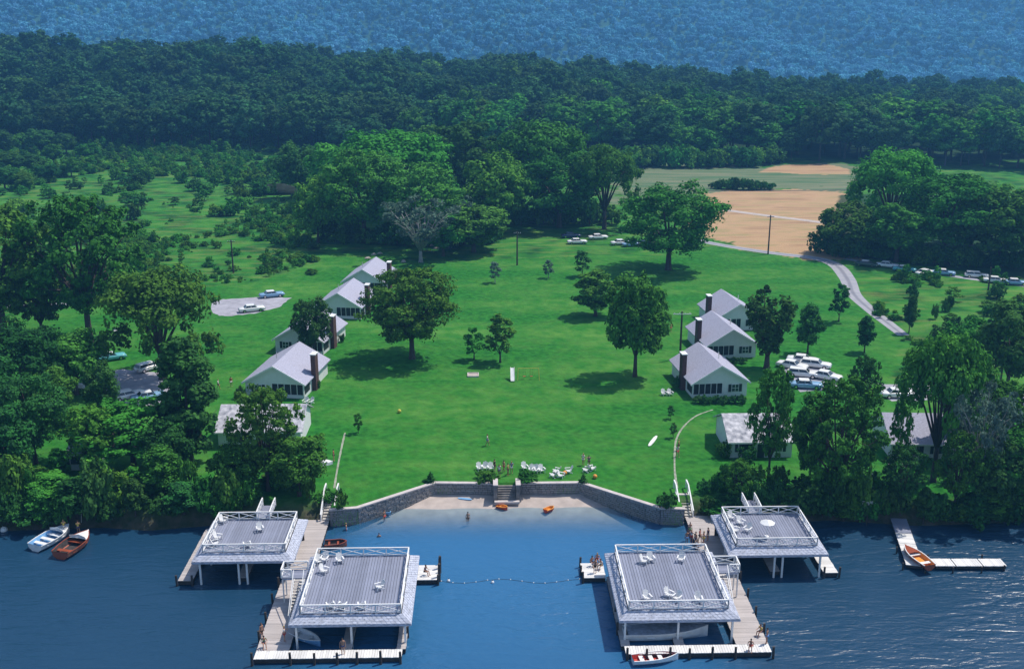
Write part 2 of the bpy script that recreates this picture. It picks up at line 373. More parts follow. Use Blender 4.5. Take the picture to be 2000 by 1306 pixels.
# ------------------------------------------------------------------ roads, paths, pads
def strip(name, pts, wid, m, up=.02, jag=0.0):
    P = [Vector((*hit(*p), 0)) for p in pts]
    # smooth
    Q = []
    for i in range(len(P)-1):
        p0 = P[max(i-1, 0)]; p1 = P[i]; p2 = P[i+1]; p3 = P[min(i+2, len(P)-1)]
        for k in range(8):
            t = k/8; Q.append(.5*((2*p1)+(p2-p0)*t+(2*p0-5*p1+4*p2-p3)*t*t+(3*p1-p0-3*p2+p3)*t**3))
    Q.append(P[-1]); mb = MB(); n = len(Q)
    for i, q in enumerate(Q):
        d = (Q[min(i+1, n-1)]-Q[max(i-1, 0)]).normalized(); s = Vector((-d.y, d.x, 0))
        f = i/(n-1)*(len(wid)-1) if hasattr(wid, '__len__') else 0
        wd = (np.interp(f, range(len(wid)), wid) if hasattr(wid, '__len__') else wid)*(1+random.uniform(-jag, jag))
        for k in (-.5, -.17, .17, .5): mb.v.append((q.x+s.x*k*wd, q.y+s.y*k*wd, gz(q.x, q.y)+up))
    for i in range(n-1):
        for k in range(3): a = i*4+k; mb.f.append((a+4, a+5, a+1, a))
    me = mb.mesh(name); at = me.attributes.new('side', 'FLOAT', 'POINT'); at.data.foreach_set('value', [(-1, -.34, .34, 1)[i % 4] for i in range(len(me.vertices))])
    o = link(me, name, m); tag(o, kind='structure'); return o
def road_mat():
    m, n, l, b = newmat('pale_gravel_road')
    tc = n.new('ShaderNodeTexCoord'); nz = n.new('ShaderNodeTexNoise'); nz.inputs['Scale'].default_value = .6; nz.inputs['Detail'].default_value = 6; l.new(tc.outputs['Object'], nz.inputs[0])
    cr = n.new('ShaderNodeValToRGB'); cr.color_ramp.elements[0].color = (.22, .23, .27, 1); cr.color_ramp.elements[1].color = (.42, .40, .41, 1); l.new(nz.outputs[0], cr.inputs[0])
    at = n.new('ShaderNodeAttribute'); at.attribute_name = 'side'; ab = n.new('ShaderNodeMath'); ab.operation = 'ABSOLUTE'; l.new(at.outputs['Fac'], ab.inputs[0])
    r2 = n.new('ShaderNodeValToRGB'); e = r2.color_ramp.elements; e[0].position = .12; e[0].color = (.5, .5, .55, 1); e[1].position = .34; e[1].color = (1, 1, 1, 1)
    l.new(ab.outputs[0], r2.inputs[0]); mx = n.new('ShaderNodeMix'); mx.data_type = 'RGBA'; mx.blend_type = 'MULTIPLY'; mx.inputs['Factor'].default_value = .75
    l.new(cr.outputs[0], mx.inputs['A']); l.new(r2.outputs[0], mx.inputs['B']); l.new(mx.outputs['Result'], b.inputs['Base Color']); b.inputs['Roughness'].default_value = .95
    return m
M['road'] = road_mat(); M['pathm'] = mat('worn_stepping_path', (.27, .29, .22), .95, .3, 1.5)
strip('road', [(1330, 462), (1400, 477), (1500, 493), (1590, 504), (1632, 518), (1655, 545), (1668, 575), (1700, 605), (1735, 632), (1765, 655)], [3.0, 3.0, 3.0, 3.5, 3.8, 3.4, 2.8, 2.6, 2.3], M['road'])
strip('field_track', [(1370, 404), (1450, 415), (1520, 424), (1600, 434), (1680, 448)], 3.0, M['sand'], .03)
strip('field_track', [(1375, 373), (1500, 373), (1660, 371)], 1.2, M['darkwood'], .03)
strip('dirt_lane', [(1650, 505), (1720, 518), (1800, 530), (1900, 545), (2060, 566)], 2.0, M['gravel'], .03)
strip('drive', [(-60, 596), (60, 597), (150, 593), (240, 585)], 3.0, M['gravel'], .03)
strip('path', [(1323, 953), (1318, 920), (1318, 880), (1322, 855), (1336, 832), (1360, 812), (1392, 800)], .26, M['pathm'], .03, .2)
strip('path', [(653, 953), (659, 915), (668, 870), (674, 845)], .26, M['pathm'], .03, .2)
strip('path', [(1700, 922), (1712, 935), (1722, 948), (1730, 962)], .35, M['pathm'], .03, .2)
def pad(name, pts, m, up=.02):
    pts = [hit(*p) for p in pts]; n = len(pts); out = []
    for i in range(n):
        a = pts[i]; b = pts[(i+1) % n]
        for k in range(5):
            t = k/5; out.append((a[0]+(b[0]-a[0])*t+random.uniform(-.25, .25), a[1]+(b[1]-a[1])*t+random.uniform(-.4, .4)))
    mb = MB(); mb.poly([(x, y, gz(x, y)+up) for x, y in out]); o = mb.build(name, m); tag(o, kind='structure'); return o
pad('parking_area', [(412, 588), (440, 584), (520, 580), (568, 582), (545, 600), (500, 612), (440, 618), (415, 612)], M['gravel'])
pad('parking_area', [(208, 726), (240, 720), (312, 728), (330, 748), (330, 792), (228, 796), (205, 760)], M['gravel'])
pad('parking_area', [(1716, 748), (1795, 752), (1830, 764), (1815, 782), (1742, 784), (1720, 770)], M['gravel'])
pad('parking_area', [(1930, 762), (2010, 765), (2100, 790), (2080, 812), (1945, 806)], M['gravel'])
pad('parking_area', [(1525, 706), (1585, 704), (1640, 735), (1638, 764), (1560, 764), (1530, 730)], M['gravel'])

# ------------------------------------------------------------------ retaining wall and stone steps
def stone_run(pts, z0, z1, root):
    st = MB(); cap = MB(); core = MB()
    for i in range(len(pts)-1):
        a = Vector((*pts[i], 0)); b = Vector((*pts[i+1], 0)); d = b-a; L = d.length; d.normalize(); rz = math.atan2(d.y, d.x); nrm = Vector((d.y, -d.x, 0))
        c = (a+b)/2-nrm*(-.0)
        core.box(c.x-nrm.x*.24, c.y-nrm.y*.24, (z0+z1)/2-.1, L+.05, .36, z1-z0, rz)
        cp = (a+b)/2-nrm*.12; cap.box(cp.x, cp.y, z1+.03+.002*i, L+.12, .58, .14, rz)
        z = z0
        while z < z1-.08:
            h = min(random.uniform(.2, .34), z1-z); t = 0
            while t < L-.05:
                wd = min(random.uniform(.3, .7), L-t); p = a+d*(t+wd/2)
                pr = random.uniform(.0, .10); st.box(p.x+nrm.x*pr*.5, p.y+nrm.y*pr*.5, z+h/2, wd-.05, .2+pr, h-.05, rz+random.uniform(-.05, .05)); t += wd
            z += h
    tag(st.build('stones', M['stonep'], root), kind='stuff'); cap.build('cap', M['cap'], root); core.build('core', M['darkwood'], root)
wl = empty('retaining_wall', (0, 0, 0), 0, 'fieldstone retaining wall with pale cap, left of the central stone steps', 'wall', 'stone walls behind the beach')
stone_run(WALL_L, -.9, LAND, wl)
wr = empty('retaining_wall', (0, 0, 0), 0, 'fieldstone retaining wall with pale cap, right of the central stone steps', 'wall', 'stone walls behind the beach')
stone_run(WALL_R, -.9, LAND, wr)
ss = empty('stone_steps', (-.2, 125.05, 0), 0, 'brown stone steps with square piers in the middle of the beach wall', 'steps')
for i in range(7):
    mb = MB(); mb.box(0, -.1+i*.25, .35+i*.22, 2.3, .28, .5); mb.build('step', M['stone'], ss)
for sx in (-1, 1):
    mb = MB(); mb.box(sx*1.45, .85, 1.4, .5, 2.0, 2.4); mb.build('pier', M['stone'], ss)
    mb = MB(); mb.box(sx*1.45, .85, 2.66, .62, 2.1, .12); mb.build('pier_cap', M['cap'], ss)
mb = MB(); mb.box(0, -.62, .52, 3.2, .5, .3); mb.build('landing', M['cap'], ss)

# ------------------------------------------------------------------ docks and boathouses
def rail_side(root, a, b, z, npan, h=.95, name='railing'):
    """one straight rail with posts and X braces; braces and posts are sub-parts"""
    a = Vector((*a, z)); b = Vector((*b, z)); d = (b-a)/npan
    mb = MB(); mb.bar(a+Vector((0, 0, h)), b+Vector((0, 0, h)), .13, .09); mb.bar(a+Vector((0, 0, .12)), b+Vector((0, 0, .12)), .06, .08)
    r = mb.build(name, M['trim'], root)
    pm = MB(); pm.box(0, 0, h/2, .12, .12, h); pme = pm.mesh('rail_post')
    L = d.length; bm1 = MB(); bm1.bar((0, 0, .16), (L, 0, h-.07), .045, .075); m1 = bm1.mesh('brace'); bm2 = MB(); bm2.bar((0, .035, h-.07), (L, .035, .16), .045, .075); m2 = bm2.mesh('brace')
    rz = math.atan2(d.y, d.x); pitch = -math.atan2(d.z, math.hypot(d.x, d.y))
    for i in range(npan+1): link(pme, 'rail_post', M['trim'], r, a+d*i)
    for i in range(npan):
        for mm_ in (m1, m2): link(mm_, 'brace', M['trim'], r, a+d*i, rot=(0, pitch, rz))
    return r
def planks(x0, x1, y0, y1, z, along='y', wd=.28, gap=.03, t=.06):
    mb = MB()
    if along == 'y':
        n = int((x1-x0)/wd)
        for i in range(n):
            c = x0+(i+.5)*(x1-x0)/n; mb.box(c, (y0+y1)/2+random.uniform(-.02, .02), z+random.uniform(-.006, .006), (x1-x0)/n-gap, y1-y0, t)
    else:
        n = int((y1-y0)/wd)
        for i in range(n):
            c = y0+(i+.5)*(y1-y0)/n; mb.box((x0+x1)/2+random.uniform(-.02, .02), c, z+random.uniform(-.006, .006), x1-x0, (y1-y0)/n-gap, t)
    return mb
def boathouse(s, x0, x1, y0, y1, zt, label, posts, npx, npy, eave=(1.05, 1.05), gangway=True):
    """s=+1 right, -1 left; x0<x1 are the rail lines measured outward from the middle"""
    xa, xb = (x0, x1) if s > 0 else (-x1, -x0)
    cx, cy = (xa+xb)/2, (y0+y1)/2; root = empty('boathouse', (cx, cy, 0), 0, label, 'boathouse', 'open boathouses with roof decks')
    hx, hy = (xb-xa)/2, (y1-y0)/2
    tag(planks(-hx, hx, -hy, hy, zt-.03, 'y', .30, .035).build('deck_boards', M['deckp'], root), kind='stuff')
    mb = MB(); mb.box(0, 0, zt-.19, 2*hx+.3, 2*hy+.3, .2); mb.build('deck_frame', M['darkwood'], root)
    # sloping shingled skirt on four sides
    e = eave[0]; zo = zt-.62; zi = zt-.05
    I = [(-hx-.1, -hy-.1, zi), (hx+.1, -hy-.1, zi), (hx+.1, hy+.1, zi), (-hx-.1, hy+.1, zi)]; O = [(-hx-e, -hy-e, zo), (hx+e, -hy-e, zo), (hx+e, hy+e, zo), (-hx-e, hy+e, zo)]
    for k in range(4):
        q = [I[k], I[(k+1) % 4], O[(k+1) % 4], O[k]]; mb = MB(); mb.slab(q[::-1], (0, 0, -.09)); sk = mb.build('roof_skirt', M['skirt'], root)
        # courses of shingles
        sm = MB()
        for c in range(4):
            t0 = c/4; t1 = (c+1)/4
            a = Vector(I[k]).lerp(Vector(O[k]), t0); b = Vector(I[(k+1) % 4]).lerp(Vector(O[(k+1) % 4]), t0); a2 = Vector(I[k]).lerp(Vector(O[k]), t1); b2 = Vector(I[(k+1) % 4]).lerp(Vector(O[(k+1) % 4]), t1)
            L = (b-a).length; n = max(4, int(L/.45))
            for i in range(n):
                f0, f1 = i/n+.004, (i+1)/n-.004; up = Vector((0, 0, .012)); j = random.uniform(0, .035)
                sm.slab([a2.lerp(b2, f0)+up*2-Vector((0, 0, j*.3)), a2.lerp(b2, f1)+up*2, b.lerp(a, 1-f1)+up*.6, a.lerp(b, f0)+up*.6], (0, 0, .02))
        tag(sm.build('shingles', M['skirt'], sk), kind='stuff')
        mb = MB(); mb.bar(Vector(O[k])-Vector((0, 0, .14)), Vector(O[(k+1) % 4])-Vector((0, 0, .14)), .05, .2); mb.build('fascia', M['skirt'], root)
    # rails
    rail_side(root, (-hx, -hy), (hx, -hy), zt, npx); rail_side(root, (-hx, hy), (hx, hy), zt, npx)
    rail_side(root, (-hx, -hy), (-hx, hy), zt, npy); rail_side(root, (hx, -hy), (hx, hy), zt, npy)
    # posts under the roof
    pm = MB(); pm.box(0, 0, (zo)/2-.2, .2, .2, zo+.2); pme = pm.mesh('post')
    for (px_, py_) in posts: link(pme, 'post', M['trim'], root, (s*px_-cx, py_-cy, 0))
    # dark back wall added to darken the slips, side beams and catwalks between them
    mb = MB(); mb.box(0, hy+.45, zo/2+.05, 2*hx+1.2, .12, zo-.2); mb.build('added_back_wall', M['darkwood'], root)
    mb = MB(); mb.bar((-hx-.6, -hy-.6, zo-.2), (hx+.6, -hy-.6, zo-.2), .15, .25); mb.bar((0, -hy-.6, zo-.2), (0, hy+.4, zo-.2), .15, .25); mb.build('beam', M['darkwood'], root)
    if gangway:
        gx = .12*hx*(-s)
        gy0, gy1 = hy+.05, hy+3.6; w_ = .75
        mb = MB()
        for i in range(14):
            t = (i+.5)/14; mb.box(gx, gy0+(gy1-gy0)*t, zt+.02+(1-t)*.06+.55*math.sin(t*math.pi)*0, 2*w_, (gy1-gy0)/14-.03, .06)
        tag(mb.build('gangway_boards', M['deckp'], root), kind='stuff')
        for sx in (-1, 1):
            gr = MB(); P = [(gx+sx*w_, gy0+(gy1-gy0)*t, zt+.95+.12*math.sin(min(1, t*1.3)*math.pi*.5)) for t in (0, .25, .5, .75, 1)]
            for a, b in zip(P[:-1], P[1:]): gr.bar(a, b, .12, .09)
            r = gr.build('gangway_rail', M['trim'], root)
            for i in range(5):
                p = P[i]; q = MB(); q.box(0, 0, (p[2]-zt)/2, .11, .11, p[2]-zt); q.build('rail_post', M['trim'], r, loc=(p[0], p[1], zt))
            for i in range(4):
                for (u0, u1) in ((0, 1), (1, 0)):
                    a = P[i]; b = P[i+1]; q = MB(); q.bar((a[0]+.02*u0, a[1], zt+.1 if u0 else a[2]-.1), (b[0]+.02*u0, b[1], zt+.1 if u1 else b[2]-.1), .045, .07); q.build('brace', M['trim'], r)
    return root
def dock_section(root, x0, x1, y0, y1, z, along, m='dockp', name='deck_boards'):
    tag(planks(x0, x1, y0, y1, z-.03, along, .26, .025).build(name, M[m], root), kind='stuff')
    mb = MB(); mb.box((x0+x1)/2, (y0+y1)/2, z-.3, x1-x0-.06, y1-y0-.06, .42); mb.build('dock_frame', M['darkwood'], root)
def piles(root, pts, top=1.35, r=.13):
    mb = MB(); mb.tube([(0, 0, -2.0), (0, 0, top*.5), (0, 0, top)], [r*1.1, r, r*.95], 8); me = mb.mesh('pile')
    for p in pts: link(me, 'pile', M['pile'], root, (p[0], p[1], random.uniform(-.12, .08)), rot=(random.uniform(-.03, .03), random.uniform(-.03, .03), 0))
def side_complex(s):
    nm = 'left' if s < 0 else 'right'
    # outer values mirrored about x = -0.2
    ox = -.2
    def mx(x): return ox+s*x
    def box2(a, b): return (min(mx(a), mx(b)), max(mx(a), mx(b)))
    d = empty('dock', (0, 0, 0), 0, 'long pale wooden dock running out beside the %s front boathouse' % nm, 'dock', 'wooden docks under the boathouses')
    x0, x1 = box2(22.0, 25.2); dock_section(d, x0, x1, 91.6, 119.9, .6, 'x')
    x0, x1 = box2(10.9, 25.2); dock_section(d, x0, x1, 90.2, 91.57, .604, 'x' if False else 'y', 'dockw')
    x0, x1 = box2(15.9, 16.9); dock_section(d, x0, x1, 91.6, 104.6, .59, 'x')          # finger between the slips
    x0, x1 = box2(10.6, 11.5); dock_section(d, x0, x1, 91.6, 105.2, .59, 'x')
    x0, x1 = box2(8.0, 10.55); dock_section(d, x0, x1, 104.9, 108.2, .62, 'x', 'dockw')  # small bathing platform
    x0, x1 = box2(35.0, 36.6); dock_section(d, x0, x1, 105.4, 117.8, .6, 'x', 'dockw' if s > 0 else 'dockp')
    x0, x1 = box2(29.1, 30.2); dock_section(d, x0, x1, 106.0, 115.0, .58, 'x')
    piles(d, [(mx(k), 89.98) for k in (11.0, 12.9, 15.2, 17.1, 19.3, 21.6, 25.3)]+[(mx(25.4), y) for y in (94, 97.5, 101, 104.5)]+[(mx(8.0), 104.8), (mx(7.9), 106.5), (mx(8.0), 108.4), (mx(10.8), 98), (mx(10.6), 94.5), (mx(36.7), 105.3), (mx(35.0), 105.3)])
    if s < 0: piles(d, [(mx(7.9), 105.6), (mx(7.9), 107.5)], 2.2, .16)
    # front boathouse
    bh = boathouse(s, 11.3, 21.2, 93.3, 105.0, 3.6, ('front left' if s < 0 else 'front right')+' boathouse, open slips below a grey deck, '+('small railed landing on its left' if s < 0 else 'long white launch inside'),
              [(k, 92.75) for k in (10.9, 16.2, 21.6)]+[(k, 105.2) for k in (10.9, 16.2, 21.6)]+[(10.9, 98.5), (21.6, 98.5), (16.2, 98.5)], 4, 4, gangway=False)
    boathouse(s, 25.0, 34.0, 106.2, 114.1, 3.6, ('rear left' if s < 0 else 'rear right')+' boathouse by the trees, railed gangway from its deck to the bank',
              [(k, 105.6) for k in (24.7, 29.2, 30.1, 34.3)]+[(k, 114.6) for k in (24.7, 29.6, 34.3)]+[(34.3, 110), (24.7, 110)], 4, 3)
    # landing with X rail and flight of stairs down to the dock, outer side of the front boathouse
    ls = empty('deck_stairs', (mx(22.9), 101.3, 0), 0, 'white railed landing and stairs down from the %s front boathouse deck' % nm, 'stairs')
    tag(planks(-1.25, 1.25, -.9, .9, 3.56, 'x', .3, .03).build('landing_boards', M['deckp'], ls), kind='stuff')
    mb = MB(); mb.box(0, 0, 3.42, 2.4, 1.7, .2); mb.build('landing_frame', M['skirt'], ls)
    rail_side(ls, (-1.25, .9), (1.25, .9), 3.6, 1); rail_side(ls, (-s*-1.25, -.9), (-s*-1.25, .9), 3.6, 1)
    rail_side(ls, (-1.25 if s < 0 else .2, -.92), (-.2 if s < 0 else 1.25, -.92), 3.6, 1)
    for (qx, qy) in ((-1.15, -.8), (1.15, -.8), (-1.15, .8), (1.15, .8)):
        mb = MB(); mb.box(qx, qy, 2.0, .13, .13, 2.75); mb.build('post', M['trim'], ls)
    for i in range(14):
        t = (i+.5)/14; mb = MB(); mb.box(-s*.6, -.95-4.1*t, 3.5-2.9*t, 1.0, .34, .06); mb.build('tread', M['dock'], ls)
    for q in (-1, 1):
        mb = MB(); mb.bar((-s*.6+q*.53, -.9, 3.45), (-s*.6+q*.53, -5.1, .6), .07, .28); mb.build('stringer', M['trim'], ls)
        mb = MB(); mb.bar((-s*.6+q*.53, -.9, 4.5), (-s*.6+q*.53, -5.1, 1.65), .07, .08); mb.build('handrail', M['trim'], ls)
    # stairs from the lawn
    st = empty('dock_stairs', (mx(22.2), 122.1, 0), 0, 'white sided stairs from the lawn down to the %s dock' % nm, 'stairs', )
    n = 8
    for i in range(n):
        mb = MB(); mb.box(0, -2.2+i*.42, .7+i*.2, 1.25, .44, .14); mb.build('step', M['dock'], st)
    for q in (-1, 1):
        mb = MB(); mb.bar((q*.78, -2.6, 1.45), (q*.78, 1.3, 3.2), .16, .16); mb.bar((q*.78, 1.3, 3.2), (q*.78, 2.7, 3.2), .16, .16); mb.build('handrail', M['trim'], st)
        mb = MB(); mb.bar((q*.78, -2.6, .55), (q*.78, 1.3, 2.2), .1, .3); mb.build('stringer', M['trim'], st)
        for (yy, z0, z1) in ((-2.5, .5, 1.5), (-.6, 1.2, 2.4), (1.3, 1.9, 3.2), (2.7, 1.9, 3.2)):
            mb = MB(); mb.box(q*.78, yy, (z0+z1)/2, .16, .16, z1-z0); mb.build('post', M['trim'], st)
for s in (-1, 1): side_complex(s)
# L-shaped dock on the right
ld = empty('dock', (0, 0, 0), 0, 'low L shaped dock on the right with its white arm pointing right', 'dock')
def hq(px, py, z=.55): return hit(px, py, z)
ax, ay = hq(1745, 1030); bx_, by_ = hq(1768, 1103)
# stem runs slightly rotated: build sections in a local frame
th = math.atan2(ay-by_, ax-bx_)-math.pi/2
def sect(c, L, W, z, rz, m, name='dock_section'):
    mb = planks(-W/2, W/2, -L/2, L/2, 0, 'x', .26, .025, .07); o = mb.build(name, M[m], ld, loc=(c[0], c[1], z), rz=rz); o['kind'] = 'stuff'
    q = MB(); q.box(0, 0, -.2, W-.08, L-.08, .3); q.build('section_frame', M['darkwood'], ld, loc=(c[0], c[1], z), rz=rz)
p0 = Vector(hq(1787, 1104)); p1 = Vector(hq(1745, 985)); dv = (p1-p0).normalized(); th = math.atan2(dv.y, dv.x)-math.pi/2; Ls = (p1-p0).length
for i in range(6):
    c = p0+dv*(Ls*(i+.5)/6); sect(c, Ls/6-.06, 1.9, .55, th, 'dockw' if i < 3 else 'deckp')
q0 = Vector(hq(1806, 1098)); q1 = Vector(hq(1961, 1098)); dq = (q1-q0).normalized(); tq = math.atan2(dq.y, dq.x)-math.pi/2
for a, b in ((0, .1), (.1, .36), (.36, .70), (.70, 1)):
    c = q0.lerp(q1, (a+b)/2); sect(c, (q1-q0).length*(b-a)-.1, 1.7, .56, tq, 'dockw')
piles(ld, [hq(1764, 1104), hq(1808, 1110), hq(1862, 1110), hq(1918, 1110), hq(1962, 1106), hq(1812, 1086), hq(1918, 1086), hq(1752, 1072)], .85, .1)

# ------------------------------------------------------------------ cottages
def gable_house(root, W, L, eh, rh, m=1, porch=True, roofm='roof', chim=True, ov=.45, trim_windows=True):
    """front faces -Y, ridge along Y, origin at the middle of the front wall; m=-1 mirrors"""
    hw = W/2; skew = .0
    wl = MB(); wl.poly([(-hw, L, 0), (-hw, L, eh), (0, L, eh+rh), (hw, L, eh), (hw, L, 0)][::-1])
    wl.poly([(-hw, 0, 0), (-hw, L, 0), (-hw, L, eh), (-hw, 0, eh)][::-1] if False else [(-hw, L, 0), (-hw, 0, 0), (-hw, 0, eh), (-hw, L, eh)]); wl.poly([(hw, 0, 0), (hw, L, 0), (hw, L, eh), (hw, 0, eh)])
    # front wall: gable above, openings below
    wl.slab([(-hw, 0, eh), (hw, 0, eh), (0, 0, eh+rh)], (0, .15, 0))
    pw = W*.56 if porch else 0
    if porch:
        xa, xb = (-hw, -hw+pw) if m > 0 else (hw-pw, hw)
        wl.box((xa+xb)/2, .08, .28, pw, .15, .56); wl.box((xa+xb)/2, .08, eh-.1, pw, .15, .2)
        sx0, sx1 = (xb, hw) if m > 0 else (-hw, xa); wl.box((sx0+sx1)/2, .08, eh/2, sx1-sx0, .15, eh)
    else: wl.box(0, .08, eh/2, W, .15, eh)
    wo = wl.build('wall', M['wall'], root)
    # roof planes with thickness
    for sx in (-1, 1):
        k = rh/hw; p = [(sx*(hw+ov), -ov, eh-ov*k+.06), (sx*(hw+ov), L+ov, eh-ov*k+.06), (0, L+ov, eh+rh+.06), (0, -ov, eh+rh+.06)]
        if sx > 0: p = p[::-1] if False else p
        r = MB(); r.slab(p, (0, 0, .14)); r.build('roof', M[roofm], root)
    for sx in (-1, 1):
        k = rh/hw; t = MB(); t.bar((sx*(hw+ov), -ov-.03, eh-ov*k+.06), (0, -ov-.03, eh+rh+.07), .07, .26); t.build('bargeboard', M['trim'], root)
    if porch:
        c0 = (xa+xb)/2; sc_ = MB(); sc_.box(c0, .16, 1.42, pw-.16, .04, eh-.72); sc_.build('porch_screen', M['screen'], root)
        for i in range(6):
            px_ = xa+.09+(pw-.18)*i/5; t = MB(); t.box(px_, .02, 1.42, .13 if i in (0, 5) else .07, .13, eh-.7); t.build('porch_post', M['trim'], root)
        t = MB(); t.box((xa if m > 0 else xb)-m*.0, 1.6, 1.42, .06, 2.6, eh-.85); t.build('porch_screen', M['screen'], root)
        cx_ = (sx0+sx1)/2
    else: cx_ = 0
    def window(x, wd, z, hh, y=0.0):
        f = MB(); f.box(x, y-.03, z, wd+.16, .1, hh+.16); fo = f.build('window', M['trim'], root)
        g = MB(); g.box(x, y-.09, z, wd, .03, hh); g.build('pane', M['glass'], fo)
        t = MB(); t.box(x, y-.115, z, .05, .03, hh); t.box(x, y-.115, z, wd, .031, .05); t.build('muntin', M['trim'], fo)
        for q in (-1, 1):
            t = MB(); t.box(x+q*(wd/2+.34), y-.05, z, .48, .08, hh+.1); t.build('shutter', M['shutter'], fo)
    if porch: window(cx_, 1.05, 1.45, 1.15)
    else:
        window(-W*.26, 1.2, 1.45, 1.15); window(W*.27, 1.2, 1.45, 1.15)
        d = MB(); d.box(0, -.02, 1.05, .95, .08, 2.05); d.build('door', M['shutter'], root)
    if chim:
        c = MB(); c.box(-m*(hw+.35), L*.38, (eh+rh)*.5+.4, .75, 1.5, eh+rh+.8); ch = c.build('chimney', M['brick'], root)
        t = MB(); t.box(-m*(hw+.35), L*.38, eh+rh+.86, .95, 1.7, .16); t.build('chimney_cap', M['trim'], ch)
    pts = MB(); pts.tube([(m*hw*.35, L*.5, eh+rh*.6), (m*hw*.35, L*.5, eh+rh+.35)], .07, 8); pts.build('vent_pipe', M['chrome'], root)
def broad_house(root, W, L, eh, rh, roofm, porch=None, pale=False):
    """ridge along X"""
    hw = W/2; wl = MB()
    if porch:
        a, b = porch; wl.box((a-hw)/2 if False else (-hw+a)/2, .08, eh/2, a+hw, .15, eh) if a+hw > .2 else None
        wl.box((b+hw)/2, .08, eh/2, hw-b, .15, eh); wl.box((a+b)/2, .08, .28, b-a, .15, .56)
    else: wl.box(0, .08, eh/2, W, .15, eh)
    wl.box(0, L-.08, eh/2, W, .15, eh)
    for sx in (-1, 1): wl.slab([(sx*hw, 0, 0), (sx*hw, L, 0), (sx*hw, L, eh), (sx*hw, L/2, eh+rh), (sx*hw, 0, eh)], (-sx*.15, 0, 0))
    wl.build('wall', M['wall'], root)
    ov = .5
    for sy, (ya, yb) in ((-1, (-ov, L/2)), (1, (L+ov, L/2))):
        ze = eh-ov*rh/(L/2)+.06; r = MB(); r.slab([(-hw-.4, ya, ze), (hw+.4, ya, ze), (hw+.4, yb, eh+rh+.06), (-hw-.4, yb, eh+rh+.06)], (0, 0, .14)); r.build('roof', M[roofm], root)
    t = MB(); t.bar((-hw-.4, -ov-.03, eh-ov*rh/(L/2)+.08), (hw+.4, -ov-.03, eh-ov*rh/(L/2)+.08), .06, .22); t.build('eave_board', M['trim'], root)
    if porch:
        a, b = porch; sc_ = MB(); sc_.box((a+b)/2, .16, 1.4, b-a-.1, .04, eh-.6); sc_.build('porch_screen', M['screen'], root)
        for i in range(5): t = MB(); t.box(a+(b-a)*i/4, .02, 1.4, .1, .13, eh-.6); t.build('porch_post', M['trim'], root)
        wx_ = [(b+hw)/2]
    else: wx_ = [-W*.28, W*.26]
    for x in wx_:
        f = MB(); f.box(x, -.03, 1.5, 1.5, .1, 1.35); fo = f.build('window', M['trim'], root)
        g = MB(); g.box(x, -.09, 1.5, 1.3, .03, 1.15); g.build('pane', M['glass'], fo)
        for q in (-1, 1): t = MB(); t.box(x+q*.98, -.05, 1.5, .42, .08, 1.25); t.build('shutter', M['shutter'], fo)
    if not porch: d = MB(); d.box(0, -.02, 1.05, .95, .08, 2.05); d.build('door', M['shutter'], root)
def cottage(pxl, pxr, pyb, topy, m, label, rz, L=12.0, W=None, porch=True, dy=0):
    a = hit(pxl, pyb); b = hit(pxr, pyb); cx, cy = (a[0]+b[0])/2, (a[1]+b[1])/2
    W = W or math.hypot(b[0]-a[0], b[1]-a[1])
    r = empty('cottage', (cx, cy, LAND), rz, label, 'cottage', 'white cottages along the lawn')
    gable_house(r, W, L, 2.5, 2.7, m, porch); return r
cottage(1352, 1458, 775, 668, 1, 'nearest gabled white cottage right of the lawn, screened porch at its left corner', R(6), 12, 8.9)
cottage(1382, 1474, 699, 605, 1, 'middle gabled white cottage right of the lawn, half behind a vase shaped tree', R(6), 12, 8.9)
cottage(1400, 1484, 645, 550, 1, 'farthest gabled white cottage right of the lawn', R(6), 11, 8.9)
cottage(474, 601, 776, 672, -1, 'nearest gabled white cottage left of the lawn, porch at its right corner', R(-9), 12.5, 9.6)
cottage(530, 640, 690, 612, -1, 'gabled white cottage left of the lawn with a dark bushy tree before its porch', R(-12), 12, 9.0)
cottage(618, 706, 622, 540, -1, 'third gabled white cottage on the left, dark porch facing the water', R(-8), 12, 9.0)
cottage(668, 752, 572, 500, -1, 'farthest gabled white cottage on the left, near the big elms', R(-8), 12, 9.0)
def broad(pxl, pxr, pyb, label, L, rh, roofm, rz=0, porch=None, eh=2.5, cat='cottage', name='cottage'):
    a = hit(pxl, pyb); b = hit(pxr, pyb); W = math.hypot(b[0]-a[0], b[1]-a[1])
    r = empty(name, ((a[0]+b[0])/2, (a[1]+b[1])/2, LAND), rz, label, cat); broad_house(r, W, L, eh, rh, roofm, porch); return r
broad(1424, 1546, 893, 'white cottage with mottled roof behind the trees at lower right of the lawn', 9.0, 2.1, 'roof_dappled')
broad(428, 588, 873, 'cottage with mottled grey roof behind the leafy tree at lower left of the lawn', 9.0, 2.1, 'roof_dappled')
broad(1740, 1860, 897, 'cottage with blue grey roof and dark screened porch, far right among trees', 9.0, 2.4, 'roof', R(-4), (-4.3, .2))
broad(1865, 1930, 880, 'small pale building mostly hidden by foliage at far right', 6.0, 1.6, 'roof')
cb = broad(140, 186, 918, 'small cabin with weathered green roof among the trees at lower left', 4.0, 1.1, 'skirt', 0, cat='cabin', name='cabin')

